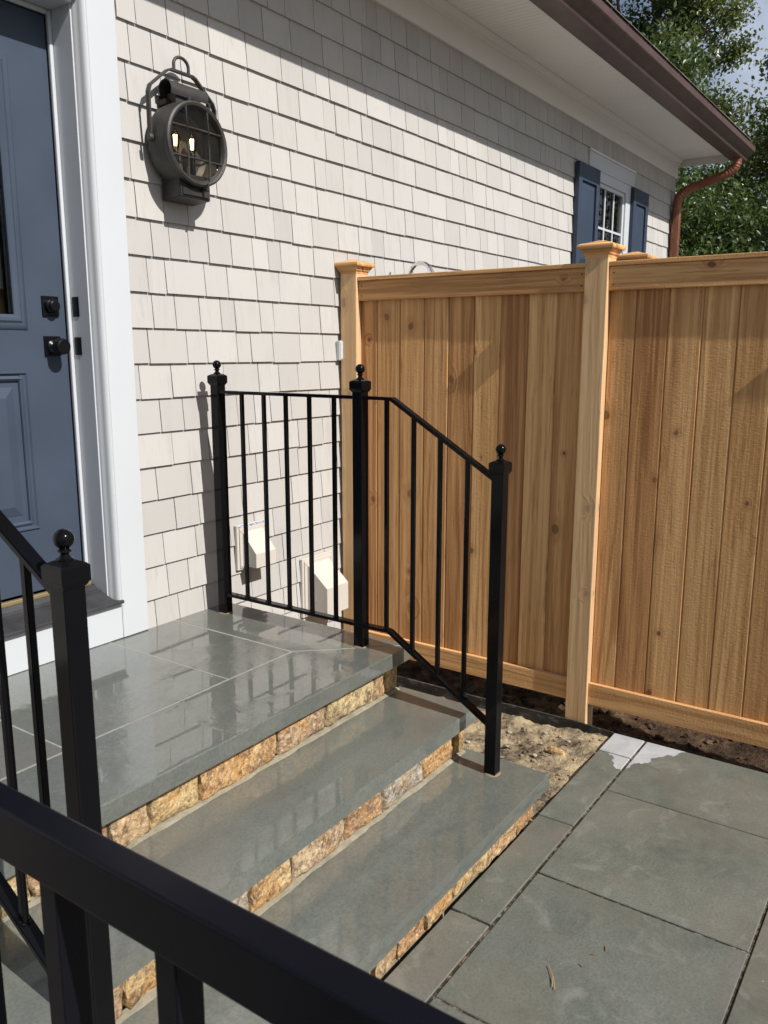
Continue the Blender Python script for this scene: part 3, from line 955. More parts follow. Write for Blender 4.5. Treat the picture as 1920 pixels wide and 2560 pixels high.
for a, b, z, dz, ky, tw in items[300:]:
    n0 = len(sv)
    if z + 0.146 > 3.30: continue
    for (x, y, q) in vv:
        sv.append((a + GAP + x * (b - a - 2 * GAP), y * ky, z + dz + q))
    sf += [tuple(n0 + t for t in f) for f in ff]
mesh_obj('shingle_courses', sv, sf, MAT['siding_joined'], wall, kind='stuff')

# --- door surround
C = lambda *a, **k_: box(*a, **k_)
C('door_casing', (-0.114, 0.0), (-0.024, 0.0035), (0.4975, 2.79), MAT['white'], house, bev=0.002)
C('door_casing', (-1.265, -1.151), (-0.024, 0.0035), (0.4975, 2.79), MAT['white'], house, bev=0.002)
C('door_casing', (-1.1505, -0.1145), (-0.023, 0.0035), (2.6565, 2.79), MAT['white'], house, bev=0.002)
# moulded bead on the casing's inner edge
def mould(name, prof, z0, z1, mat, parent, mirror=None):
    v, f = [], []
    n = len(prof)
    for z in (z0, z1):
        for x, y in prof:
            v.append(((mirror - x) if mirror is not None else x, y, z))
    for j in range(n):
        f.append((j, (j + 1) % n, n + (j + 1) % n, n + j))
    f += [tuple(range(n))[::-1], tuple(range(n, 2 * n))]
    o = mesh_obj(name, v, f, mat, parent, smooth=45); fix_normals(o); return o
prof = [(-0.1145, 0.004), (-0.1145, -0.026), (-0.118, -0.031), (-0.124, -0.033), (-0.130, -0.030), (-0.134, -0.022), (-0.136, -0.012), (-0.136, 0.004), (-0.139, 0.008), (-0.139, 0.02), (-0.115, 0.02)]
mould('casing_bead', prof, 0.6385, 2.655, MAT['white'], house)
mould('casing_bead', prof, 0.6385, 2.655, MAT['white'], house, mirror=-1.265)
C('jamb', (-0.1435, -0.1195), (0.0205, 0.158), (0.6385, 2.642), MAT['white'], house, bev=0.001)
C('jamb', (-1.1455, -1.1215), (0.0205, 0.158), (0.6385, 2.642), MAT['white'], house, bev=0.001)
C('jamb', (-1.12, -0.145), (0.006, 0.158), (2.634, 2.655), MAT['white'], house, bev=0.001)
C('door_stop', (-0.158, -0.1445), (0.118, 0.132), (0.70, 2.632), MAT['white'], house, bev=0.004, seg=3)
C('door_stop', (-1.1205, -1.107), (0.118, 0.132), (0.70, 2.632), MAT['white'], house, bev=0.004, seg=3)
C('door_stop', (-1.106, -0.159), (0.118, 0.132), (2.618, 2.633), MAT['white'], house, bev=0.004, seg=3)
C('sill_board', (-1.1505, -0.1145), (-0.021, 0.0035), (0.4975, 0.634), MAT['white'], house, bev=0.0015)
# threshold
mb = bmesh.new()
pf = [(-0.040, 0.6345), (-0.040, 0.6445), (0.075, 0.676), (0.09, 0.69), (0.155, 0.69), (0.155, 0.6345)]
a_ = [mb.verts.new((-1.118, y, z)) for y, z in pf]; b_ = [mb.verts.new((-0.146, y, z)) for y, z in pf]
for i in range(len(pf)):
    mb.faces.new((a_[i], a_[(i + 1) % 6], b_[(i + 1) % 6], b_[i]))
mb.faces.new(a_); mb.faces.new(b_[::-1])
th_ = bm_obj('threshold', mb, MAT['rubber'], house)
C('nosing', (-1.14, -0.1185), (-0.044, 0.018), (0.6348, 0.6465), MAT['rubber'], th_, bev=0.002)
for yy in (0.05,):
    C('ridge', (-1.117, -0.147), (yy, yy + 0.006), (0.64, 0.664 + yy * 0.27), MAT['rubber'], th_, bev=0.0015)
C('sill_strip', (-1.112, -0.152), (0.098, 0.118), (0.689, 0.703), MAT['brass'], th_, bev=0.002)

# --- door
DY = 0.135
DX0, DX1, DZ0, DZ1 = -1.104, -0.161, 0.706, 2.616
GX1, GX0, GZ0, GZ1 = -0.352, -0.913, 1.652, 2.42
PX1, PX0, PZ0, PZ1 = -0.322, -0.943, 0.93, 1.468
door = None
bm = bmesh.new()
add_box(bm, (GX1 + 0.001, DX1), (DY, DY + 0.044), (DZ0, DZ1))
add_box(bm, (DX0, GX0 - 0.001), (DY, DY + 0.044), (DZ0, DZ1))
add_box(bm, (GX0 - 0.001, GX1 + 0.001), (DY, DY + 0.044), (GZ1, DZ1))
add_box(bm, (GX0 - 0.001, GX1 + 0.001), (DY, DY + 0.044), (PZ1 - .0, GZ0))
add_box(bm, (GX0 - 0.001, GX1 + 0.001), (DY + 0.010, DY + 0.044), (PZ0, PZ1))
add_box(bm, (GX0 - 0.001, GX1 + 0.001), (DY, DY + 0.044), (DZ0, PZ0))
door = bm_obj('door', bm, MAT['navy'], house)
door['label'] = 'navy blue entry door with upper glass and raised lower panel'
def frame_mould(name, x0, x1, z0, z1, prof, mat, parent):
    """prof: (outwards from opening edge, y); rectangular moulding ring"""
    bm = bmesh.new()
    cs = [(x0, z0, -1, -1), (x1, z0, 1, -1), (x1, z1, 1, 1), (x0, z1, -1, 1)]
    rings = [[bm.verts.new((x + sx * o_, y, z + sz * o_)) for o_, y in prof] for x, z, sx, sz in cs]
    n = len(prof)
    for i in range(4):
        a, b = rings[i], rings[(i + 1) % 4]
        for j in range(n):
            bm.faces.new((a[j], a[(j + 1) % n], b[(j + 1) % n], b[j]))
    return bm_obj(name, bm, mat, parent, smooth=30)
gp = [(-0.004, DY + 0.002), (-0.004, DY - 0.006), (0.006, DY - 0.013), (0.016, DY - 0.014), (0.024, DY - 0.009), (0.030, DY - 0.010), (0.040, DY - 0.007), (0.046, DY - 0.001), (0.046, DY + 0.002)]
frame_mould('glass_moulding', GX0, GX1, GZ0, GZ1, gp, MAT['navy'], door)
frame_mould('panel_moulding', PX0, PX1, PZ0, PZ1, [(-0.030, DY + 0.0095), (-0.030, DY + 0.004), (-0.022, DY - 0.003), (-0.012, DY + 0.003), (-0.004, DY - 0.006), (0.0, DY - 0.006), (0.003, DY + 0.0005), (0.003, DY + 0.0095)], MAT['navy'], door)
bm = bmesh.new()
pA = [bm.verts.new((x, DY + 0.0098, z)) for x, z in ((PX0 + .05, PZ0 + .05), (PX1 - .05, PZ0 + .05), (PX1 - .05, PZ1 - .05), (PX0 + .05, PZ1 - .05))]
pB = [bm.verts.new((x, DY - 0.002, z)) for x, z in ((PX0 + .085, PZ0 + .085), (PX1 - .085, PZ0 + .085), (PX1 - .085, PZ1 - .085), (PX0 + .085, PZ1 - .085))]
for i in range(4): bm.faces.new((pA[i], pA[(i + 1) % 4], pB[(i + 1) % 4], pB[i]))
bm.faces.new(pB)
bm_obj('raised_panel', bm, MAT['navy'], door)
box('glass_pane', (GX0 + 0.0, GX1), (DY + 0.018, DY + 0.024), (GZ0, GZ1), MAT['glass'], door)
zm = (2.12, 2.145)
box('glazing_bar', (GX0 + .002, GX1 - .002), (DY + 0.004, DY + 0.0175), zm, MAT['navy'], door, 0.003)
xm = (GX0 + GX1) / 2
box('glazing_bar', (xm - .011, xm + .011), (DY + 0.004, DY + 0.0175), (zm[1] + .0005, GZ1 - .003), MAT['navy'], door, 0.003)
# hardware
def plate(z0, z1, x0, x1):
    return box('lock_plate', (x0, x1), (DY - 0.008, DY + 0.001), (z0, z1), MAT['hardware'], door, 0.002, 2)
plate(1.655, 1.722, -0.249, -0.187)
lathe('deadbolt', [(0.024, 0), (0.024, 0.012), (0.019, 0.016), (0.019, 0.026), (0.015, 0.029), (0.0, 0.029)], (-0.218, DY - 0.008, 1.689), (0, -1, 0), MAT['hardware'], door)
plate(1.521, 1.588, -0.251, -0.189)
lathe('door_knob', [(0.022, 0), (0.022, 0.004), (0.012, 0.010), (0.011, 0.026), (0.015, 0.030), (0.0255, 0.033), (0.0275, 0.038), (0.0275, 0.056), (0.0255, 0.062), (0.020, 0.064), (0.019, 0.0625), (0.0, 0.0625)],
      (-0.220, DY - 0.008, 1.553), (0, -1, 0), MAT['hardware'], door)
for z0, z1 in ((1.655, 1.722), (1.524, 1.585)):
    box('strike_plate', (-0.1452, -0.1434), (0.075, 0.112), (z0, z1), MAT['hardware'], house)

# --- eaves
SZ = 3.315
box('frieze_board', (HX0, HX1 + 0.005), (-0.024, 0.0035), (3.1435, SZ - 0.0005), MAT['frieze'], house, 0.002)
pr = [(-0.0245, 3.262), (-0.032, 3.266), (-0.036, 3.276), (-0.036, 3.284), (-0.048, 3.292), (-0.054, 3.304), (-0.060, 3.307), (-0.060, SZ - 0.0005), (-0.0245, SZ - 0.0005)]
v, f = [], []
n = len(pr)
for x in (HX0, 6.455):
    for y, z in pr: v.append((x, y, z))
for j in range(n): f.append((j, (j + 1) % n, n + (j + 1) % n, n + j))
f += [tuple(range(n)), tuple(range(n, 2 * n))[::-1]]
o = mesh_obj('bed_moulding', v, f, MAT['frieze'], house, smooth=40); fix_normals(o)
# beadboard soffit
bm = bmesh.new()
x = HX0
while x < 6.46:
    add_box(bm, (x + 0.0012, x + 0.0418), (-0.4625, 0.0), (SZ, SZ + 0.012), 0.0022)
    x += 0.043
bm_obj('soffit_board', bm, MAT['soffit'], house, kind='stuff')
box('soffit_backing', (HX0, 6.458), (-0.4622, 0.2), (SZ + 0.0124, SZ + 0.02), MAT['soffit'], house)
box('rake_board', (6.462, 6.485), (-0.459, 0.06), (3.255, 3.42), MAT['frieze'], house, 0.002)
box('fascia', (HX0, 6.60), (-0.4630, -0.4612 + 0.001), (SZ + 0.001, 3.41), MAT['frieze'], house)
gpf = [(-0.4632, 3.402), (-0.4632, 3.272), (-0.57, 3.263), (-0.588, 3.264), (-0.593, 3.272), (-0.593, 3.288), (-0.600, 3.294), (-0.622, 3.305), (-0.640, 3.325), (-0.645, 3.331), (-0.654, 3.333), (-0.657, 3.337), (-0.657, 3.378), (-0.650, 3.382), (-0.646, 3.378), (-0.646, 3.345), (-0.632, 3.331), (-0.59, 3.30), (-0.585, 3.275), (-0.472, 3.281), (-0.470, 3.402)]
v, f = [], []
n = len(gpf)
for x in (HX0, 6.600):
    for y, z in gpf: v.append((x, y, z))
for j in range(n): f.append((j, (j + 1) % n, n + (j + 1) % n, n + j))
gut = mesh_obj('gutter', v, f, MAT['gutter'], house, smooth=25); fix_normals(gut)
out = gpf[:13]
v = [(6.601, y, z) for y, z in out] + [(6.605, y, z) for y, z in out]
m_ = len(out)
f = [tuple(range(m_)), tuple(range(m_, 2 * m_))[::-1]] + [(j, (j + 1) % m_, m_ + (j + 1) % m_, m_ + j) for j in range(m_)]
o = mesh_obj('end_cap', v, f, MAT['gutter'], gut); fix_normals(o)
# roof
rf = bmesh.new()
v8 = [(HX0, -0.60, 3.418), (6.63, -0.60, 3.418), (6.63, 3.6, 5.3), (HX0, 3.6, 5.3)]
a_ = [rf.verts.new(p) for p in v8]; b_ = [rf.verts.new((x, y, z + 0.028)) for x, y, z in v8]
rf.faces.new(a_[::-1]); rf.faces.new(b_)
for i in range(4): rf.faces.new((a_[i], a_[(i + 1) % 4], b_[(i + 1) % 4], b_[i]))
roof = bm_obj('roof', rf, MAT['roof'], house)
rs = random.Random(5)
bm = bmesh.new()
for r_ in range(3):
    x = HX0 - rs.random() * 0.2
    while x < 6.64:
        wd = rs.uniform(0.16, 0.34)
        y0 = -0.615 + r_ * 0.135; z0 = 3.4475 + (y0 + 0.6) * 0.448 + 0.001 + 0.002 * r_
        x1 = min(x + wd - 0.004, 6.64)
        th = rs.choice((0.004, 0.007))
        q = [bm.verts.new(p) for p in ((x, y0, z0), (x1, y0, z0), (x1, y0 + 0.13, z0 + 0.058), (x, y0 + 0.13, z0 + 0.058))]
        q2 = [bm.verts.new((p.co.x, p.co.y, p.co.z + th)) for p in q]
        bm.faces.new(q[::-1]); bm.faces.new(q2)
        for i in range(4): bm.faces.new((q[i], q[(i + 1) % 4], q2[(i + 1) % 4], q2[i]))
        x += wd
bm_obj('roof_shingle', bm, MAT['roof'], roof, kind='stuff')

# downspout
DSX = 6.33
pts = [(DSX + .10, -0.545, 3.268), (DSX + .10, -0.545, 3.225), (DSX + .098, -0.530, 3.185), (DSX + .092, -0.495, 3.155), (DSX + .08, -0.44, 3.128),
       (DSX + .02, -0.16, 3.035), (DSX + .01, -0.11, 3.01), (DSX, -0.075, 2.97), (DSX, -0.062, 2.91), (DSX, -0.060, 2.84)]
fine = []
for a, b in zip(pts[:-1], pts[1:]):
    for t in range(6):
        fine.append(Vector(a).lerp(Vector(b), t / 6))
fine.append(Vector(pts[-1]))
sc = []
for i in range(len(fine)):
    el = i < 25 or i > 30
    sc.append(1.0 + (0.06 * math.sin(i * 2.1) if (4 < i < 24 or 32 < i < 44) else 0))
elb = tube('downspout_elbow', fine, 0.041, MAT['copper'], gut, 16, scales=sc, smooth=25)
# fluted lower pipe
sec = []
for i in range(32):
    a = 2 * math.pi * i / 32
    r_ = 0.043 + 0.004 * (1 if (i // 4) % 2 else 0)
    sec.append((r_ * math.cos(a), r_ * math.sin(a)))
v, f = [], []
sweep(v, f, [(DSX, -0.060, 2.86), (DSX, -0.060, 1.5), (DSX, -0.06, 0.05)], sec)
o = mesh_obj('downspout', v, f, MAT['copper'], gut); fix_normals(o)

# --- window
win = box('window_head_casing', (4.215, 5.225), (-0.024, 0.0035), (2.885, 2.993), MAT['white'], house, 0.002)
box('window_head_cap', (4.205, 5.235), (-0.034, 0.0035), (2.9935, 3.008), MAT['frieze'], house, 0.002)
fr = None
bm = bmesh.new()
for (x0, x1, z0, z1) in ((4.28, 4.395, 1.47, 2.884), (5.045, 5.16, 1.47, 2.884), (4.395, 5.045, 2.812, 2.884), (4.395, 5.045, 1.47, 1.54)):
    add_box(bm, (x0, x1), (-0.020, 0.0035), (z0, z1), 0.0015)
for (x0, x1, z0, z1) in ((4.396, 4.43, 1.541, 2.811), (5.01, 5.044, 1.541, 2.811), (4.431, 5.009, 2.781, 2.811), (4.431, 5.009, 1.541, 1.58), (4.431, 5.009, 2.155, 2.195)):
    add_box(bm, (x0, x1), (-0.006, 0.03), (z0, z1), 0.0015)
fr = bm_obj('window_frame', bm, MAT['white'], house)
for zz in (2.485, 1.87):
    box('muntin', (4.431, 5.009), (-0.002, 0.009), (zz - 0.009, zz + 0.009), MAT['white'], fr, 0.002)
for zz0, zz1 in ((2.196, 2.780), (1.581, 2.154)):
    for xx in (4.624, 4.816):
        box('muntin', (xx - 0.009, xx + 0.009), (-0.003, 0.0085), (zz0, zz1), MAT['white'], fr, 0.002)
pxs = [4.431, 4.624, 4.816, 5.009]
for (z0, z1) in ((2.495, 2.780), (2.196, 2.475), (1.88, 2.154), (1.581, 1.86)):
    for a, b in zip(pxs[:-1], pxs[1:]):
        box('pane', (a + 0.001, b - 0.001), (0.012, 0.016), (z0 - .009, z1 + .009), MAT['glass'], fr)
def shutter(x0, x1, label):
    z0, z1 = 1.46, 2.875
    y0, y1 = -0.052, -0.017
    sh = None
    bm = bmesh.new()
    st = 0.062
    add_box(bm, (x0, x0 + st), (y0, y1), (z0, z1), 0.002)
    add_box(bm, (x1 - st, x1), (y0, y1), (z0, z1), 0.002)
    add_box(bm, (x0 + st, x1 - st), (y0, y1), (z1 - 0.12, z1), 0.002)
    add_box(bm, (x0 + st, x1 - st), (y0, y1), (z0, z0 + 0.1), 0.002)
    add_box(bm, (x0 + st, x1 - st), (y0, y1), (2.08, 2.17), 0.002)
    add_box(bm, (x0 + st, x1 - st), (y0 + 0.018, y1 - 0.001), (z0 + 0.1, z1 - 0.12))
    sh = bm_obj('shutter', bm, MAT['shutter'], house)
    sh['label'] = label
    for (a, b) in ((z0 + 0.1, 2.08), (2.17, z1 - 0.12)):
        bm = bmesh.new()
        X0, X1 = x0 + st + 0.006, x1 - st - 0.006
        A = [bm.verts.new((x, y0 + 0.0178, z)) for x, z in ((X0, a + .006), (X1, a + .006), (X1, b - .006), (X0, b - .006))]
        B = [bm.verts.new((x, y0 + 0.003, z)) for x, z in ((X0 + .035, a + .045), (X1 - .035, a + .045), (X1 - .035, b - .045), (X0 + .035, b - .045))]
        for i in range(4): bm.faces.new((A[i], A[(i + 1) % 4], B[(i + 1) % 4], B[i]))
        bm.faces.new(B)
        bm_obj('shutter_panel', bm, MAT['shutter'], sh)
    return sh
shutter(3.965, 4.370, 'blue shutter on the door side of the window')
shutter(5.150, 5.530, 'blue shutter on the downspout side of the window')

# ------------------------------------------------------------------ wall lantern
LX, LZ, LY = 0.243, 2.262, -0.138
lan = empty('wall_lantern', (LX, 0, 2.08), 'round dark iron nautical wall lantern with wire grid and lit bulbs on shingle wall', 'lantern')
IR = MAT['lantern']
MAT['liner'] = paint('sunlit_lantern_inside', (0.085, 0.080, 0.072), 0.4, 0.2)  # drum inside coloured lighter than the iron, standing for sun through the glass
R0 = 0.136
lathe('drum', [(0.0, -0.0165), (0.118, -0.0165), (0.134, -0.020), (0.1435, -0.034), (0.1465, -0.055), (0.1455, -0.085), (0.1405, -0.120)],
      (LX, 0, LZ), (0, 1, 0), IR, lan, 64, 30)
lathe('liner', [(R0 - 0.004, -0.1205), (0.130, -0.075), (0.126, -0.045), (0.11, -0.032), (0.0, -0.030)], (LX, 0, LZ), (0, 1, 0), MAT['liner'], lan, 64, 30)
lathe('front_ring', [(0.122, -0.127), (0.128, -0.138), (0.136, -0.141), (0.1425, -0.137), (0.1435, -0.126), (0.142, -0.117), (0.1365, -0.1165), (0.122, -0.120), (0.122, -0.127)], (LX, 0, LZ), (0, 1, 0), IR, lan, 64, 40)
lathe('lens', [(0.0, -0.1225), (0.1218, -0.1215), (0.1218, -0.1245), (0.0, -0.1255)], (LX, 0, LZ), (0, 1, 0), MAT['lens'], lan, 48)
def ch(d): return math.sqrt(max(0.127 ** 2 - d * d, 0))
for d in (-0.05, 0.05):
    tube('grid_bar', [(LX + d, -0.1355, LZ - ch(d)), (LX + d, -0.139, LZ), (LX + d, -0.1355, LZ + ch(d))], 0.0036, IR, lan, 8)
    tube('grid_bar', [(LX - ch(d), -0.131, LZ + d), (LX, -0.134, LZ + d), (LX + ch(d), -0.131, LZ + d)], 0.0036, IR, lan, 8)
# base box
bb = bmesh.new()
bx0, bx1 = LX - 0.073, LX + 0.073
vs = [(bx0, -0.0165, 2.072), (bx1, -0.0165, 2.072), (bx1, -0.112, 2.080), (bx0, -0.112, 2.080)]
A = [bb.verts.new(p) for p in vs]; B = [bb.verts.new((x, y, 2.162)) for x, y, z in vs]
bb.faces.new(A); bb.faces.new(B[::-1])
for i in range(4): bb.faces.new((A[i], A[(i + 1) % 4], B[(i + 1) % 4], B[i]))
bmesh.ops.bevel(bb, geom=bb.edges[:], offset=0.003, segments=2, affect='EDGES')
base_ = bm_obj('base_box', bb, IR, lan, smooth=50)
box('base_plate', (LX - 0.062, LX + 0.062), (-0.118, -0.1125), (2.088, 2.112), IR, base_, 0.0015)
box('latch', (LX + 0.024, LX + 0.034), (-0.148, -0.112), (2.106, 2.118), IR, base_, 0.002)
box('latch', (LX + 0.026, LX + 0.032), (-0.150, -0.143), (2.108, 2.134), IR, base_, 0.0015)
# wall bracket
box('back_plate', (LX - 0.062, LX + 0.062), (-0.0165, -0.006), (2.10, 2.44), IR, lan, 0.002)
box('top_bracket', (LX - 0.075, LX + 0.06), (-0.060, -0.0166), (2.392, 2.412), IR, lan, 0.003)
# chimney hood, half round along the wall
hv, hf = [], []
prof_ = []
for i in range(15):
    a = math.radians(-25 + 230 * i / 14)
    prof_.append((0.036 * math.cos(a), 0.036 * math.sin(a)))
prof_o = prof_
prof_i = [(y * 0.93, z * 0.93) for y, z in prof_][::-1]
ring = prof_o + prof_i
for x in (LX - 0.085, LX + 0.088):
    for y, z in ring: hv.append((x, -0.068 + y, 2.434 + z))
n = len(ring)
for j in range(n): hf.append((j, (j + 1) % n, n + (j + 1) % n, n + j))
for j in range(14):
    hf.append((j, j + 1, n - 2 - j, n - 1 - j)); hf.append((n + j, n + n - 1 - j, n + n - 2 - j, n + j + 1))
o = mesh_obj('chimney_hood', hv, hf, IR, lan, smooth=35); fix_normals(o)
box('chimney_box', (LX - 0.055, LX + 0.06), (-0.092, -0.045), (2.385, 2.432), IR, lan, 0.002)
for dx in (-0.02, 0.075):
    box('hood_tab', (LX + dx, LX + dx + 0.010), (-0.118, -0.1005), (2.392, 2.418), IR, lan, 0.0015)
# bail handle
by = -0.063
bp = [(LX - 0.1545, by, 2.262), (LX - 0.1545, by, 2.415), (LX - 0.146, by, 2.437), (LX - 0.066, by, 2.503), (LX - 0.050, by, 2.5095), (LX + 0.050, by, 2.5095), (LX + 0.066, by, 2.503), (LX + 0.146, by, 2.437), (LX + 0.1545, by, 2.415), (LX + 0.1545, by, 2.262)]
v, f = [], []
sweep(v, f, bp, rect(0.016, 0.0065), up=Vector((0.0, 0.0, 1.0)))
# build strap manually so that its width stays along y
v, f = [], []
for i, p in enumerate(bp):
    p = Vector(p)
    a = Vector(bp[max(i - 1, 0)]); b = Vector(bp[min(i + 1, len(bp) - 1)])
    t = (b - a).normalized(); nrm = Vector((-t.z, 0, t.x))
    for s1, s2 in ((-1, -1), (1, -1), (1, 1), (-1, 1)):
        v.append(tuple(p + Vector((0, 0.009 * s1, 0)) + nrm * 0.0035 * s2))
for i in range(len(bp) - 1):
    for j in range(4):
        f.append((i * 4 + j, i * 4 + (j + 1) % 4, (i + 1) * 4 + (j + 1) % 4, (i + 1) * 4 + j))
f += [(0, 1, 2, 3), tuple(len(v) - 4 + q for q in (3, 2, 1, 0))]
bail = mesh_obj('bail_handle', v, f, IR, lan); fix_normals(bail)
ringp = [(LX - 0.034, by, 2.508), (LX - 0.034, by, 2.530)] + [(LX + 0.034 * math.cos(math.pi - math.pi * t / 10), by, 2.533 + 0.027 * math.sin(math.pi * t / 10)) for t in range(11)] + [(LX + 0.034, by, 2.530), (LX + 0.034, by, 2.508)]
v, f = [], []
for i, p in enumerate(ringp):
    p = Vector(p); a = Vector(ringp[max(i - 1, 0)]); b = Vector(ringp[min(i + 1, len(ringp) - 1)])
    t = (b - a).normalized(); nrm = Vector((-t.z, 0, t.x))
    for q in range(8):
        an = q * math.pi / 4
        v.append(tuple(p + Vector((0, 0.0058 * math.cos(an), 0)) + nrm * 0.0058 * math.sin(an)))
for i in range(len(ringp) - 1):
    for j in range(8): f.append((i * 8 + j, i * 8 + (j + 1) % 8, (i + 1) * 8 + (j + 1) % 8, (i + 1) * 8 + j))
o = mesh_obj('hanging_ring', v, f, IR, bail, smooth=50); fix_normals(o)
for sx in (-1, 1):
    lathe('pivot_bolt', [(0.0, 0.006), (0.012, 0.006), (0.0135, 0.003), (0.0135, -0.008), (0.0, -0.008)], (LX + sx * 0.157, by, 2.266), (sx, 0, 0), IR, bail, 20)
# bulbs
for bxp in (0.188, 0.266):
    bprof = [(0.009, 0.0), (0.010, 0.004), (0.015, 0.018), (0.0185, 0.032), (0.017, 0.046), (0.010, 0.060), (0.004, 0.070), (0.0, 0.073)]
    cnd = lathe('candle_sleeve', [(0.0, 2.16), (0.0105, 2.16), (0.0105, 2.236), (0.009, 2.24), (0.0, 2.24)], (bxp, -0.078, 0), (0, 0, 1), MAT['hardware'], lan, 16)
    lathe('bulb', bprof, (bxp, -0.078, 2.24), (0, 0, 1), MAT['bulb_glass'], cnd, 20)
    for q in range(4):
        a = q * math.pi / 2 + 0.4
        tube('filament', [(bxp + 0.004 * math.cos(a), -0.078 + 0.004 * math.sin(a), 2.255), (bxp + 0.0065 * math.cos(a), -0.078 + 0.0065 * math.sin(a), 2.292)], 0.0017, MAT['filament'], cnd, 6)

# ------------------------------------------------------------------ vent hoods
def vent(x0, x1, z0, z1, hx0, hx1, depth, zhood_top, zfront, zbot, label, sticker=False):
    r = empty('wall_vent', ((x0 + x1) / 2, 0, z0), label, 'vent', 'dryer vents low on the shingle wall')
    y = -0.017
    pl = box('flange', (x0, x1), (y - 0.010, y + 0.006), (z0, z1), MAT['vent'], r, 0.002)
    box('inner_flange', (x0 + 0.012, x1 - 0.012), (y - 0.016, y - 0.0102), (z0 + 0.01, z1 - 0.012), MAT['vent'], pl, 0.0015)
    for xs_ in (x0 + 0.02, x1 - 0.02):
        for zs_ in (z0 + 0.02, z1 - 0.024):
            lathe('screw', [(0.0045, 0), (0.0045, 0.002), (0.003, 0.003), (0, 0.003)], (xs_, y - 0.016, zs_), (0, -1, 0), MAT['vent'], pl, 10)
    bm = bmesh.new()
    yb_ = y - 0.0163
    P = [(yb_, zbot), (yb_, zhood_top), (-depth, zfront), (-depth, zbot)]
    t = 0.004
    Pi = [(yb_, zbot), (yb_, zhood_top - t * 2), (-depth + t, zfront - t), (-depth + t, zbot)]
    o0 = [bm.verts.new((hx0, a, b)) for a, b in P]; o1 = [bm.verts.new((hx1, a, b)) for a, b in P]
    i0 = [bm.verts.new((hx0 + t, a, b)) for a, b in Pi]; i1 = [bm.verts.new((hx1 - t, a, b)) for a, b in Pi]
    bm.faces.new(o0); bm.faces.new(o1[::-1]); bm.faces.new(i0[::-1]); bm.faces.new(i1)
    for a in (1, 2): 
        bm.faces.new((o0[a], o1[a], o1[a + 1], o0[a + 1])); bm.faces.new((i0[a], i0[a + 1], i1[a + 1], i1[a]))
    bm.faces.new((o0[3], o1[3], i1[3], i0[3])); bm.faces.new((o0[0], o0[3], i0[3], i0[0])); bm.faces.new((o1[0], i1[0], i1[3], o1[3]))
    bm_obj('hood', bm, MAT['vent'], r)
    lathe('side_screw', [(0.0035, 0), (0.0035, 0.002), (0, 0.0025)], (hx0, -depth * 0.55, (zbot + zfront) / 2), (-1, 0, 0), MAT['vent'], pl, 8)
    if sticker:
        box('sticker', (x0 + 0.006, x1 - 0.004), (y - 0.0118, y - 0.0102), (z1 - 0.0105, z1 - 0.0015), MAT['sticker'], pl)
vent(0.478, 0.664, 0.622, 0.817, 0.506, 0.628, 0.108, 0.786, 0.700, 0.640, 'smaller almond wall vent with blue sticker strip beside the railing post', True)
vent(0.895, 1.118, 0.300, 0.585, 0.925, 1.085, 0.150, 0.555, 0.455, 0.325, 'larger almond wall vent with deep sloped hood next to the fence post')
# small white box on the wall by the fence post
bxp = empty('wall_box', (1.265, 0, 1.50), 'small white plastic box on the wall behind the first fence post', 'box')
box('box_body', (1.185, 1.32), (-0.034, -0.012), (1.497, 1.588), MAT['white'], bxp, 0.004, 2)
box('box_lid', (1.19, 1.313), (-0.0375, -0.0342), (1.503, 1.582), MAT['white'], bxp, 0.001)

# ------------------------------------------------------------------ cedar fence
fence = empty('cedar_fence', (1.25, -1.2, 0), 'new cedar privacy fence of vertical tongue and groove boards with capped posts', 'fence')
FP = [-0.071, -1.265, -2.459]
FX = 1.205
def post_with_cap(parent, x0, yc, ztop=1.895, zbot=-0.19):
    p = box('post', (x0, x0 + 0.090), (yc - 0.0455, yc + 0.0455), (zbot, ztop), MAT['cedar_post'], parent, 0.003, 2)
    cx = x0 + 0.045
    def ringed(name, prof, mat):
        bm = bmesh.new()
        rs_ = [[bm.verts.new((cx + sx * r, yc + sy * r, z)) for sx, sy in ((-1, -1), (1, -1), (1, 1), (-1, 1))] for r, z in prof]
        for a, b in zip(rs_[:-1], rs_[1:]):
            for i in range(4): bm.faces.new((a[i], a[(i + 1) % 4], b[(i + 1) % 4], b[i]))
        bm.faces.new(rs_[-1]); bm.faces.new(rs_[0][::-1])
        return bm_obj(name, bm, mat, p, smooth=35)
    z = ztop
    ringed('cap_moulding', [(0.0465, z - 0.004), (0.047, z + 0.004), (0.053, z + 0.010), (0.0535, z + 0.014), (0.060, z + 0.022), (0.061, z + 0.028)], MAT['cedar_cap'])
    ringed('post_cap', [(0.060, z + 0.0282), (0.069, z + 0.0285), (0.0715, z + 0.032), (0.0725, z + 0.038), (0.070, z + 0.044), (0.062, z + 0.048), (0.012, z + 0.062), (0.002, z + 0.0625)], MAT['cedar_cap'])
    return p
for yc in FP: post_with_cap(fence, FX, yc)
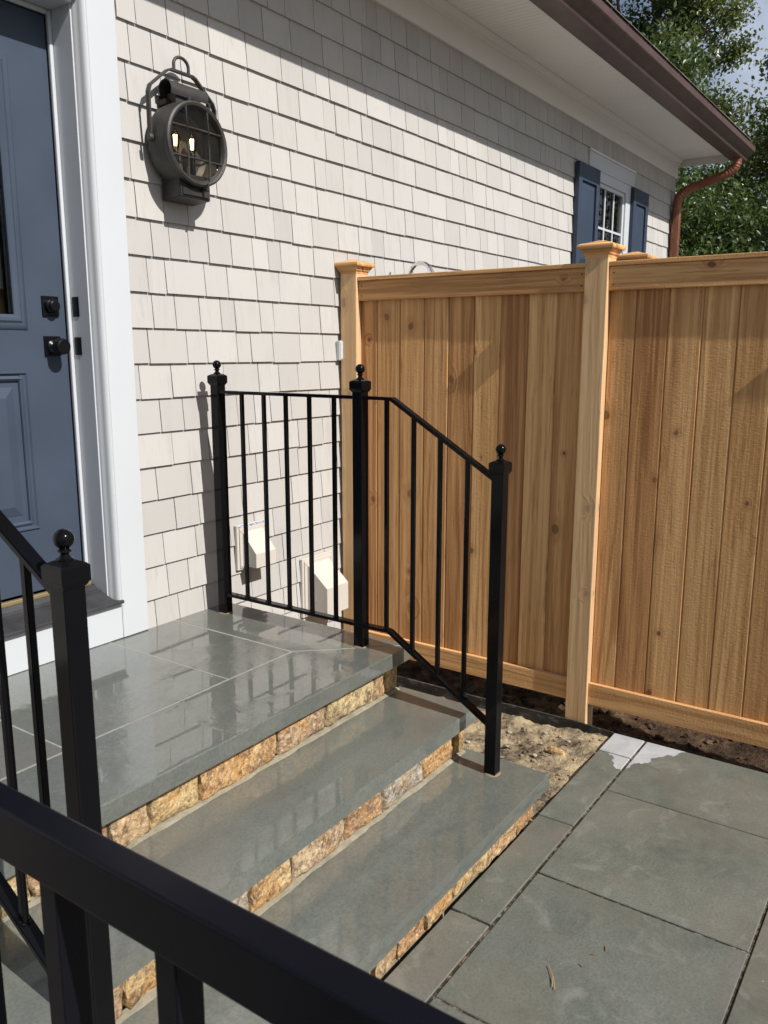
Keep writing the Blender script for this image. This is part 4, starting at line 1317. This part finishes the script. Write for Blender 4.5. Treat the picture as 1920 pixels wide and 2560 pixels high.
for i in range(2):
    ya, yb2 = FP[i] - 0.0458, FP[i + 1] + 0.0458     # ya > yb2
    rs = random.Random(40 + i)
    box('cap_board', (1.2135, 1.290), (yb2, ya), (1.8585, 1.8755), MAT['cedar_y'], fence, 0.002)
    box('top_rail', (1.2225, 1.2425), (yb2, ya), (1.768, 1.858), MAT['cedar_y'], fence, 0.002)
    box('bottom_rail', (1.2225, 1.2425), (yb2, ya), (0.076, 0.1705), MAT['cedar_y'], fence, 0.002)
    box('rear_rail', (1.2635, 1.290), (yb2, ya), (1.768, 1.858), MAT['cedar_y'], fence, 0.002)
    box('rear_rail', (1.2635, 1.290), (yb2, ya), (0.076, 0.1705), MAT['cedar_y'], fence, 0.002)
    js = {0: [-0.207, -0.337, -0.466, -0.592, -0.719, -0.845, -0.970, -1.095], 1: [-1.415, -1.539, -1.663, -1.787, -1.912, -2.037, -2.163, -2.288]}[i]
    ed = [ya] + js + [yb2]
    for a, b in zip(ed[:-1], ed[1:]):
        # tongue and groove board with eased edges: v joint
        dx = rs.uniform(-0.0008, 0.0008)
        bm = bmesh.new()
        add_box(bm, (1.2435 + dx + 0.0008, 1.2628), (b + 0.0004, a - 0.0004), (0.09, 1.845), 0.0)
        es = [e for e in bm.edges if abs(e.verts[0].co.z - e.verts[1].co.z) > 1 and e.verts[0].co.x < 1.25]
        bmesh.ops.bevel(bm, geom=es, offset=0.0042, segments=1, affect='EDGES')
        bm_obj('board', bm, MAT['cedar_z'], fence)
    # nail heads
    for yy in (ya - 0.018, yb2 + 0.018):
        for zz in (1.79, 1.834):
            lathe('nail', [(0.0028, 0.0), (0.0026, 0.0012), (0, 0.0014)], (1.2224, yy, zz), (-1, 0, 0), MAT['hardware'], fence, 8)
# shower enclosure behind
enc = empty('shower_enclosure', (1.66, -1.26, 0), 'cedar shower enclosure behind the fence, only its post cap showing above the boards', 'fence')
post_with_cap(enc, 1.625, -1.262, 1.893)
rs = random.Random(9)
for k_ in range(3):
    x0 = 1.297 + k_ * 0.109
    bm = bmesh.new(); add_box(bm, (x0, x0 + 0.108), (-1.27, -1.25), (0.09, 1.84), 0.002)
    bm_obj('board', bm, MAT['cedar_z'], enc)
# chrome shower arm above the fence
sh = empty('shower_fixture', (1.72, 0, 1.9), 'polished chrome gooseneck shower arm rising above the cedar fence', 'shower')
pts = [(1.735, -0.03, 1.80), (1.735, -0.060, 1.86)]
for t in range(13):
    a = math.pi - math.pi * 0.86 * t / 12
    pts.append((1.735, -0.135 - 0.075 * math.cos(math.pi - (math.pi - a)) * -1 * -1, 1.905 + 0.075 * math.sin(a)))
pts = [(1.735, -0.0625, 1.70), (1.735, -0.0625, 1.80)] + [(1.735, -0.1325 + 0.070 * math.cos(math.radians(d)), 1.905 + 0.075 * math.sin(math.radians(d))) for d in range(0, 151, 10)] + [(1.735, -0.222, 1.895)]
tube('arm', pts, 0.011, MAT['chrome'], sh, 16)
lathe('wall_flange', [(0.03, 0), (0.03, 0.006), (0.014, 0.012), (0.012, 0.05)], (1.735, -0.012, 1.705), (0, -1, 0), MAT['chrome'], sh, 24)
lathe('shower_head', [(0.010, 0), (0.016, 0.012), (0.05, 0.03), (0.05, 0.038), (0, 0.038)], (1.735, -0.222, 1.897), (0, -0.45, -1), MAT['chrome'], sh, 24)
lathe('handle', [(0.012, 0), (0.012, 0.02), (0.007, 0.03), (0.006, 0.06), (0, 0.062)], (1.60, -0.02, 1.872), (0, -0.3, 1), MAT['chrome'], sh, 16)

# small debris on the paving
def needle(pts, label, grp=None):
    MATN = MAT.get('needle') or MAT.setdefault('needle', paint('dry_pine_needle', (0.42, 0.26, 0.11), 0.6, 0.15))
    r = empty('pine_needle', pts[0][0], label, 'pine needle', grp)
    for pp in pts: tube('blade', pp, 0.0011, MATN, r, 5)
needle([[(-0.205, -1.766, 0.003), (-0.235, -1.79, 0.005), (-0.268, -1.804, 0.003)], [(-0.206, -1.767, 0.0035), (-0.24, -1.795, 0.006), (-0.272, -1.813, 0.003)]], 'tan pair of dry pine needles lying on the patio paver')
MATL = paint('dry_leaf', (0.20, 0.10, 0.045), 0.7, 0.2)
for i, (x, y, s, a, lb) in enumerate(((-0.06, -1.865, 0.007, 0.3, 'largest brown leaf scrap on the grey patio paver near the pine needles'), (-0.155, -1.835, 0.005, 1.1, 'small brown leaf scrap lying closest to the dry pine needles'), (-0.10, -1.845, 0.0035, 2.0, 'tiniest brown leaf scrap between two larger scraps on the paver'))):
    q = [(-1.6, 0), (-0.5, 0.32), (0.7, 0.36), (1.7, 0), (0.6, -0.32), (-0.6, -0.3)]
    v = [(x + s * (u * math.cos(a) - w_ * math.sin(a)), y + s * (u * math.sin(a) + w_ * math.cos(a)), 0.0022 + 0.002 * abs(w_) + 0.001 * (u > 1)) for u, w_ in q]
    v += [(a0, b0, c0 - 0.0006) for a0, b0, c0 in v]
    f = [tuple(range(6)), tuple(range(11, 5, -1))] + [(j, 6 + j, 6 + (j + 1) % 6, (j + 1) % 6) for j in range(6)]
    mesh_obj('leaf_scrap', v, f, MATL, None, label=lb, cat='leaf', group='leaf scraps on the patio')

# ------------------------------------------------------------------ trees
def tree(name, base, height, spread, zlow, leaf_n, leaf_s, mat, seed, label, dens=1.0, loose=0.5):
    rr = random.Random(seed)
    nr = np.random.default_rng(seed)
    root = empty(name, base, label, 'tree', 'trees behind the house')
    bv, bf = [], []
    tips = []
    B = Vector(base)
    def limb(p, d, length, r, depth):
        n = 5
        pts = [p]
        q = p.copy(); dd = d.copy()
        for i in range(n):
            dd = (dd + Vector((rr.uniform(-1, 1), rr.uniform(-1, 1), rr.uniform(-0.5, 0.8))) * 0.17).normalized()
            q = q + dd * length / n
            pts.append(q.copy())
        sc = [1 - 0.62 * i / n for i in range(n + 1)]
        sweep(bv, bf, pts, circ(r, 7 if depth < 2 else 4), sc, up=Vector((0.3, 0.9, 0.2)))
        if depth >= 3:
            tips.extend(pts[1:])
            return
        kids = {0: 11, 1: 6, 2: 5}[depth]
        for k_ in range(kids):
            t = rr.uniform(0.28 if depth == 0 else 0.25, 1.0) if k_ < kids - 1 else 1.0
            idx = t * n
            i0 = min(int(idx), n - 1)
            o_ = pts[i0].lerp(pts[i0 + 1], idx - i0)
            if depth == 0 and o_.z < zlow: 
                o_ = pts[-2].lerp(pts[-1], rr.random())
            az = rr.uniform(0, 2 * math.pi)
            up_ = rr.uniform(0.05, 0.75) if depth == 0 else rr.uniform(-0.25, 0.7)
            side = Vector((math.cos(az), math.sin(az), up_))
            nd = (side * 1.0 + dd * (0.25 if depth == 0 else 0.55)).normalized()
            ln = {0: spread * rr.uniform(0.55, 0.95), 1: length * rr.uniform(0.35, 0.6), 2: length * rr.uniform(0.35, 0.6)}[depth]
            limb(o_, nd, ln, r * (1 - 0.62 * t) * (0.5 if depth == 0 else 0.55) + 0.003, depth + 1)
    limb(B, Vector((rr.uniform(-.05, .05), rr.uniform(-.05, .05), 1)), height, 0.055 + height * 0.014, 0)
    o = mesh_obj('trunk', bv, bf, MAT['bark'], root, smooth=60)
    T = np.array([tuple(t) for t in tips])
    idx = nr.integers(0, len(T), leaf_n)
    # clumped: a sub-cloud per tip
    P = T[idx] + nr.normal(0, 1, (leaf_n, 3)) * np.array([0.17, 0.17, 0.13]) * (0.7 + loose)
    a = nr.normal(0, 1, (leaf_n, 3)); a[:, 2] -= 0.35; a /= np.linalg.norm(a, axis=1)[:, None]
    nrm = nr.normal(0, 1, (leaf_n, 3)); nrm[:, 2] += 0.9
    b = np.cross(nrm, a); b /= (np.linalg.norm(b, axis=1)[:, None] + 1e-9)
    n3 = np.cross(a, b)
    s = leaf_s * nr.uniform(0.6, 1.25, (leaf_n, 1))
    V = np.empty((leaf_n, 6, 3))
    V[:, 0] = P
    V[:, 1] = P + a * s * 0.45 + b * s * 0.27 + n3 * s * 0.06
    V[:, 2] = P + a * s * 0.85 + b * s * 0.16 + n3 * s * 0.02
    V[:, 3] = P + a * s * 1.05 - n3 * s * 0.08
    V[:, 4] = P + a * s * 0.80 - b * s * 0.17 + n3 * s * 0.02
    V[:, 5] = P + a * s * 0.42 - b * s * 0.27 + n3 * s * 0.06
    me_ = bpy.data.meshes.new('crown')
    c = np.array(base) + np.array([0, 0, height / 2])
    me_.vertices.add(leaf_n * 6)
    me_.vertices.foreach_set('co', (V.reshape(-1, 3) - c).ravel())
    base_i = np.arange(leaf_n)[:, None] * 6
    quads = np.concatenate([base_i + np.array([[0, 1, 2, 3]]), base_i + np.array([[0, 3, 4, 5]])], 1).reshape(-1, 4)
    nq = len(quads)
    me_.loops.add(nq * 4); me_.polygons.add(nq)
    me_.loops.foreach_set('vertex_index', quads.ravel())
    me_.polygons.foreach_set('loop_start', np.arange(nq) * 4)
    me_.polygons.foreach_set('loop_total', np.full(nq, 4))
    me_.update(calc_edges=True)
    me_.materials.append(mat)
    ob = bpy.data.objects.new('crown', me_)
    ob.location = c
    link(ob, root)
    return root
tree('oak_tree', (14.0, 3.9, -0.2), 9.0, 2.9, 4.0, 52000, 0.088, MAT['leaf_a'], 11, 'tall airy green oak rising above the gutter with sky between its branches', loose=0.05)
tree('oak_tree', (13.4, -1.3, -0.2), 6.3, 2.2, 2.6, 40000, 0.088, MAT['leaf_c'], 23, 'oak with yellowing crown tips standing over the cedar fence', loose=0.1)
tree('broadleaf_tree', (10.6, 1.7, -0.2), 4.7, 1.8, 1.2, 46000, 0.07, MAT['leaf_b'], 31, 'dense dark green tree close behind the downspout', loose=0.35)
tree('broadleaf_tree', (11.6, -0.3, -0.2), 4.3, 1.9, 1.2, 44000, 0.07, MAT['leaf_b'], 47, 'dense dark green tree low above the cedar fence top', loose=0.35)
tree('broadleaf_tree', (15.5, 1.5, -0.2), 4.6, 2.4, 1.6, 34000, 0.09, MAT['leaf_a'], 59, 'broad mid green tree filling the gap between the oaks', loose=0.5)
tree('broadleaf_tree', (17.5, -1.2, -0.2), 4.8, 2.6, 1.6, 24000, 0.11, MAT['leaf_b'], 71, 'far bright green tree glimpsed through the dark foliage', loose=0.5)
